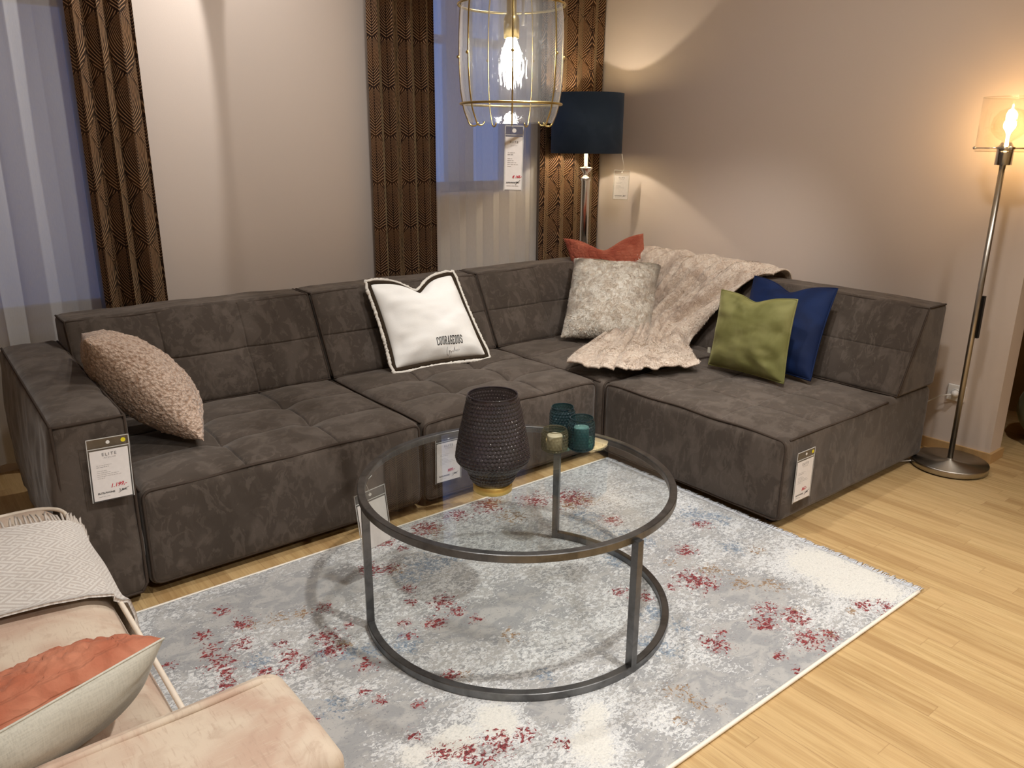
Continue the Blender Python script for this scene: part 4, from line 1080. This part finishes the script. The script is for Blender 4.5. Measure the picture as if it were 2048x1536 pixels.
# rust/linen cushion on the blush sofa
po=Pillow((-.17,1.45,.545),(.285,1.600,.535),(.292,1.352,.742),(-.175,1.190,.742),.085,.03,.012,12,n=80,chopw=.6,wr=.006)
V,F=po.geo(None); 
t=thing('two_sided_cushion','cushion with orange quilted front and natural linen back on the blush sofa','cushion',tuple(sum(po.c)/4))
n=po.n; g=np.sin(np.linspace(-PI/2,PI/2,n+1)); U,Vv=np.meshgrid(g,g); U=U.ravel(); Vv=Vv.ravel()
fc=[(j*(n+1)+i,j*(n+1)+i+1,(j+1)*(n+1)+i+1,(j+1)*(n+1)+i) for j in range(n) for i in range(n)]
sideA=po.surf(U,Vv,1); sideB=po.surf(U,Vv,-1)
front=1 if po.N[1]>0 else -1
def q2(P):
    ed=np.clip((1-np.maximum(np.abs(U),np.abs(Vv)))*7,0,1)
    vv=np.array([noise.voronoi(Vector((a*7,b*5,1.)),distance_metric='DISTANCE')[0][:2] for a,b in zip(U,Vv)]); d=vv[:,1]-vv[:,0]
    return (.012*np.clip(d*3,0,1)**.5+nz(P,26,3)*.003)*ed
A_,B_=(sideA,sideB) if front==1 else (sideB,sideA)
A_=A_+po.N[None]*front*q2(A_)[:,None]
mesh('quilted_front',A_,fc if front==1 else [tuple(reversed(f)) for f in fc],M['orange'],t)
mesh('linen_back',B_,fc if front==-1 else [tuple(reversed(f)) for f in fc],M['linen'],t)
mesh('seam_welt',*tubeg(po.rim(.0),.0022,6,True),M['linen'],t)

# woven throw across the blush sofa
def weave():
    g=G('pale_grey_herringbone_wool'); uvn=g.node('ShaderNodeUVMap'); u,v,_=g.xyz(S(g.nt,uvn.outputs[0])); c=g.coord('Object')
    p=.085; a=u/p; tri=((a-a.f('FLOOR'))-.5).f('ABSOLUTE')
    st=((v+tri*p*1.25)/.026); z=((st-st.f('FLOOR'))-.5).f('ABSOLUTE').ss(.20,.30)
    br=g.noise(g.comb(u*1.,v*1.,0),22,2).ss(.44,.5)
    st2=((v-tri*p*1.25)/.026); z2=((st2-st2.f('FLOOR'))-.5).f('ABSOLUTE').ss(.20,.30)
    m=(z*br)+(z2*(1-br))
    f=g.noise(c,380,3)
    k=g.mix(m,lin(196,186,178),lin(222,216,208)); k=g.mix(f*.35,k,lin(170,162,156))
    return g.done(g.pbr(k,.95,0,g.bump((m*.5)+f,.30,.004),.3,.1))
M['weave']=weave()
cr=[(-.54,.484),(-.3,.494),(-.1,.497),(.1,.494),(.20,.492),(.28,.484),(.335,.466),(.366,.438),(.378,.39),(.383,.31),(.386,.23),(.389,.16)]
def crs(t):
    t=t*(len(cr)-1); i=min(int(t),len(cr)-2); f=t-i; 
    return (cr[i][0]+(cr[i+1][0]-cr[i][0])*f,cr[i][1]+(cr[i+1][1]-cr[i][1])*f)
ni,nj=80,44; V=[];U=[]
for i in range(ni+1):
    x,z=crs(i/ni)
    for j in range(nj+1):
        y=2.045+.545*j/nj+ .012*math.sin(i*.13)
        nn=noise.noise(Vector((x*5,y*5,z*3)))*.006
        edge=.010*math.exp(-((j/nj)/.04)**2)
        V.append((x+max(0,(x-.3))*.0+ (nn if x>.34 else 0)+(edge if x>.36 else 0),y,z+.008+(nn*.7 if x<.34 else 0)+edge*(x<.34))); U.append((y,i/ni*1.18))
F=[(i*(nj+1)+j,(i+1)*(nj+1)+j,(i+1)*(nj+1)+j+1,i*(nj+1)+j+1) for i in range(ni) for j in range(nj)]
V=np.array(V); m=len(V); low=V.copy(); low[:,2]-=.007; low[:,0]-=np.where(low[:,0]>.34,.007,0)
edge=[j for j in range(nj+1)]+[i*(nj+1)+nj for i in range(1,ni+1)]+[ni*(nj+1)+j for j in range(nj-1,-1,-1)]+[i*(nj+1) for i in range(ni-1,0,-1)]
F2=F+[tuple(m+k for k in reversed(f)) for f in F]+[(a,m+a,m+b,b) for a,b in zip(edge,edge[1:]+edge[:1])]
wt_=thing('wool_throw','pale grey herringbone throw with fringe across the blush sofa seat','throw blanket',(0,2.3,.49))
mesh('woven_cloth',np.concatenate([V,low]),F2,M['weave'],wt_,uvs=np.array(U+U))
fb=MB(); i=0
for i in range(64):
    t=i/64; x,z=crs(t*.93); l=.082+random.uniform(-.006,.008); j=.012*math.sin(t*ni*.13); sx=random.uniform(-.012,.012)
    dx=.004 if x>.33 else 0
    fb.add(*tubeg([(x,2.588+j,z+.006),(x+sx*.4+dx,2.588+j+l*.5,z+.010),(x+sx+dx*2,2.588+j+l,z+.004-(.006 if x>.3 else 0))],[.0034,.0036,.0022],6))
o=fb.build('fringe',M['woolf'] if 'woolf' in M else M['fringe'],wt_); o['kind']='stuff'

# olive pouffe in the next bay
pq=thing('knotted_pouffe','olive knotted pouffe on the floor past the partition edge','pouffe',(4.985,1.30,0))
v,f=sphereg((4.985,1.30,.20),.235,64,40,(1,1,.85)); v=np.array(v)
d=np.array([abs(math.sin(5*math.atan2(p[1]-1.3,p[0]-4.985)+9*(p[2]-.2)))**.5*.018+abs(math.sin(6*math.atan2(p[1]-1.3,p[0]-4.985)-12*(p[2]-.2)))**.5*.012 for p in v])
nrm=(v-np.array([4.985,1.30,.20])); nrm/=np.linalg.norm(nrm,axis=1,keepdims=True); v=v+nrm*d[:,None]-nrm*.02
M['olive']=velvet('olive_cord',lin(96,92,62),lin(122,116,84)); mesh('knotted_cover',v,f,M['olive'],pq)

# ------------------------------------------------------------------ lights
def spot(loc,target,watts,ang,blend=.35,col=(1,.84,.66),size=.05):
    l=bpy.data.lights.new('ceiling_or_fill_spot','SPOT'); l.energy=watts; l.spot_size=math.radians(ang); l.spot_blend=blend; l.color=col; l.shadow_soft_size=size
    o=bpy.data.objects.new('ceiling_or_fill_spot',l); COL.objects.link(o); o.location=loc
    o.rotation_euler=(Vector(target)-Vector(loc)).to_track_quat('-Z','Y').to_euler(); return o
WORLD=.85; EXPO=0.06
spot((1.65,.75,3.05),(1.62,1.35,0),195,82,.5,(1,.98,.95),.04)
spot((3.3,.5,3.05),(3.2,.9,0),88,78,.5,(1,.98,.945),.05)
spot((-.1,.9,3.05),(-.1,1.7,0),65,70,.5,(1,.98,.95),.05)
spot((.7,-1.4,3.05),(.9,-.2,0),140,95,.5,(1,.98,.95),.05)
spot((3.05,1.9,3.05),(3.45,3.1,.5),120,62,.6,(1,.98,.95),.05)  # added fill spot that lifts the sofa corner
spot((1.70,3.86,3.05),(-.65,4.46,.8),60,85,.12,(1,.98,.955),.012)
spot((1.60,4.16,3.05),(2.8,4.46,.8),26,54.8,.12,(1,.98,.955),.012)
spot((1.75,2.75,3.05),(1.70,4.46,.9),75,95,1.,(1,.98,.955),.08)  # added soft wash that evens out the back wall
spot((5.6,-1.5,3.05),(5.2,-1.2,0),170,100,.5,(1,.98,.95),.05)  # added unseen spot, first of three that only feed bounce light
spot((-1.9,-1.4,3.05),(-1.9,-1.2,0),170,100,.5,(1,.98,.95),.05)  # added unseen spot for bounce, far left
spot((2.7,-2.0,3.05),(2.8,-1.6,0),170,100,.5,(1,.98,.95),.05)  # added unseen spot for bounce, behind the viewer
spot((2.2,1.3,3.05),(4.4,2.7,1.3),75,80,1.,(1,.98,.955),.10)  # added broad fill that brightens the right wall
spot((2.35,2.35,3.05),(2.0,2.2,0),85,96,.6,(1,.98,.955),.05)

w=bpy.data.worlds.new('dusk_sky'); SC.world=w; w.use_nodes=True
bg=w.node_tree.nodes['Background']; bg.inputs[0].default_value=(.16,.34,.86,1); bg.inputs[1].default_value=WORLD
SC.view_settings.view_transform='Standard'; SC.view_settings.look='None'; SC.view_settings.gamma=1; SC.view_settings.use_curve_mapping=False
SC.view_settings.exposure=EXPO
SC.cycles.max_bounces=7; SC.cycles.diffuse_bounces=4; SC.cycles.glossy_bounces=3; SC.cycles.transmission_bounces=4; SC.cycles.transparent_max_bounces=10
SC.cycles.caustics_reflective=False; SC.cycles.caustics_refractive=False
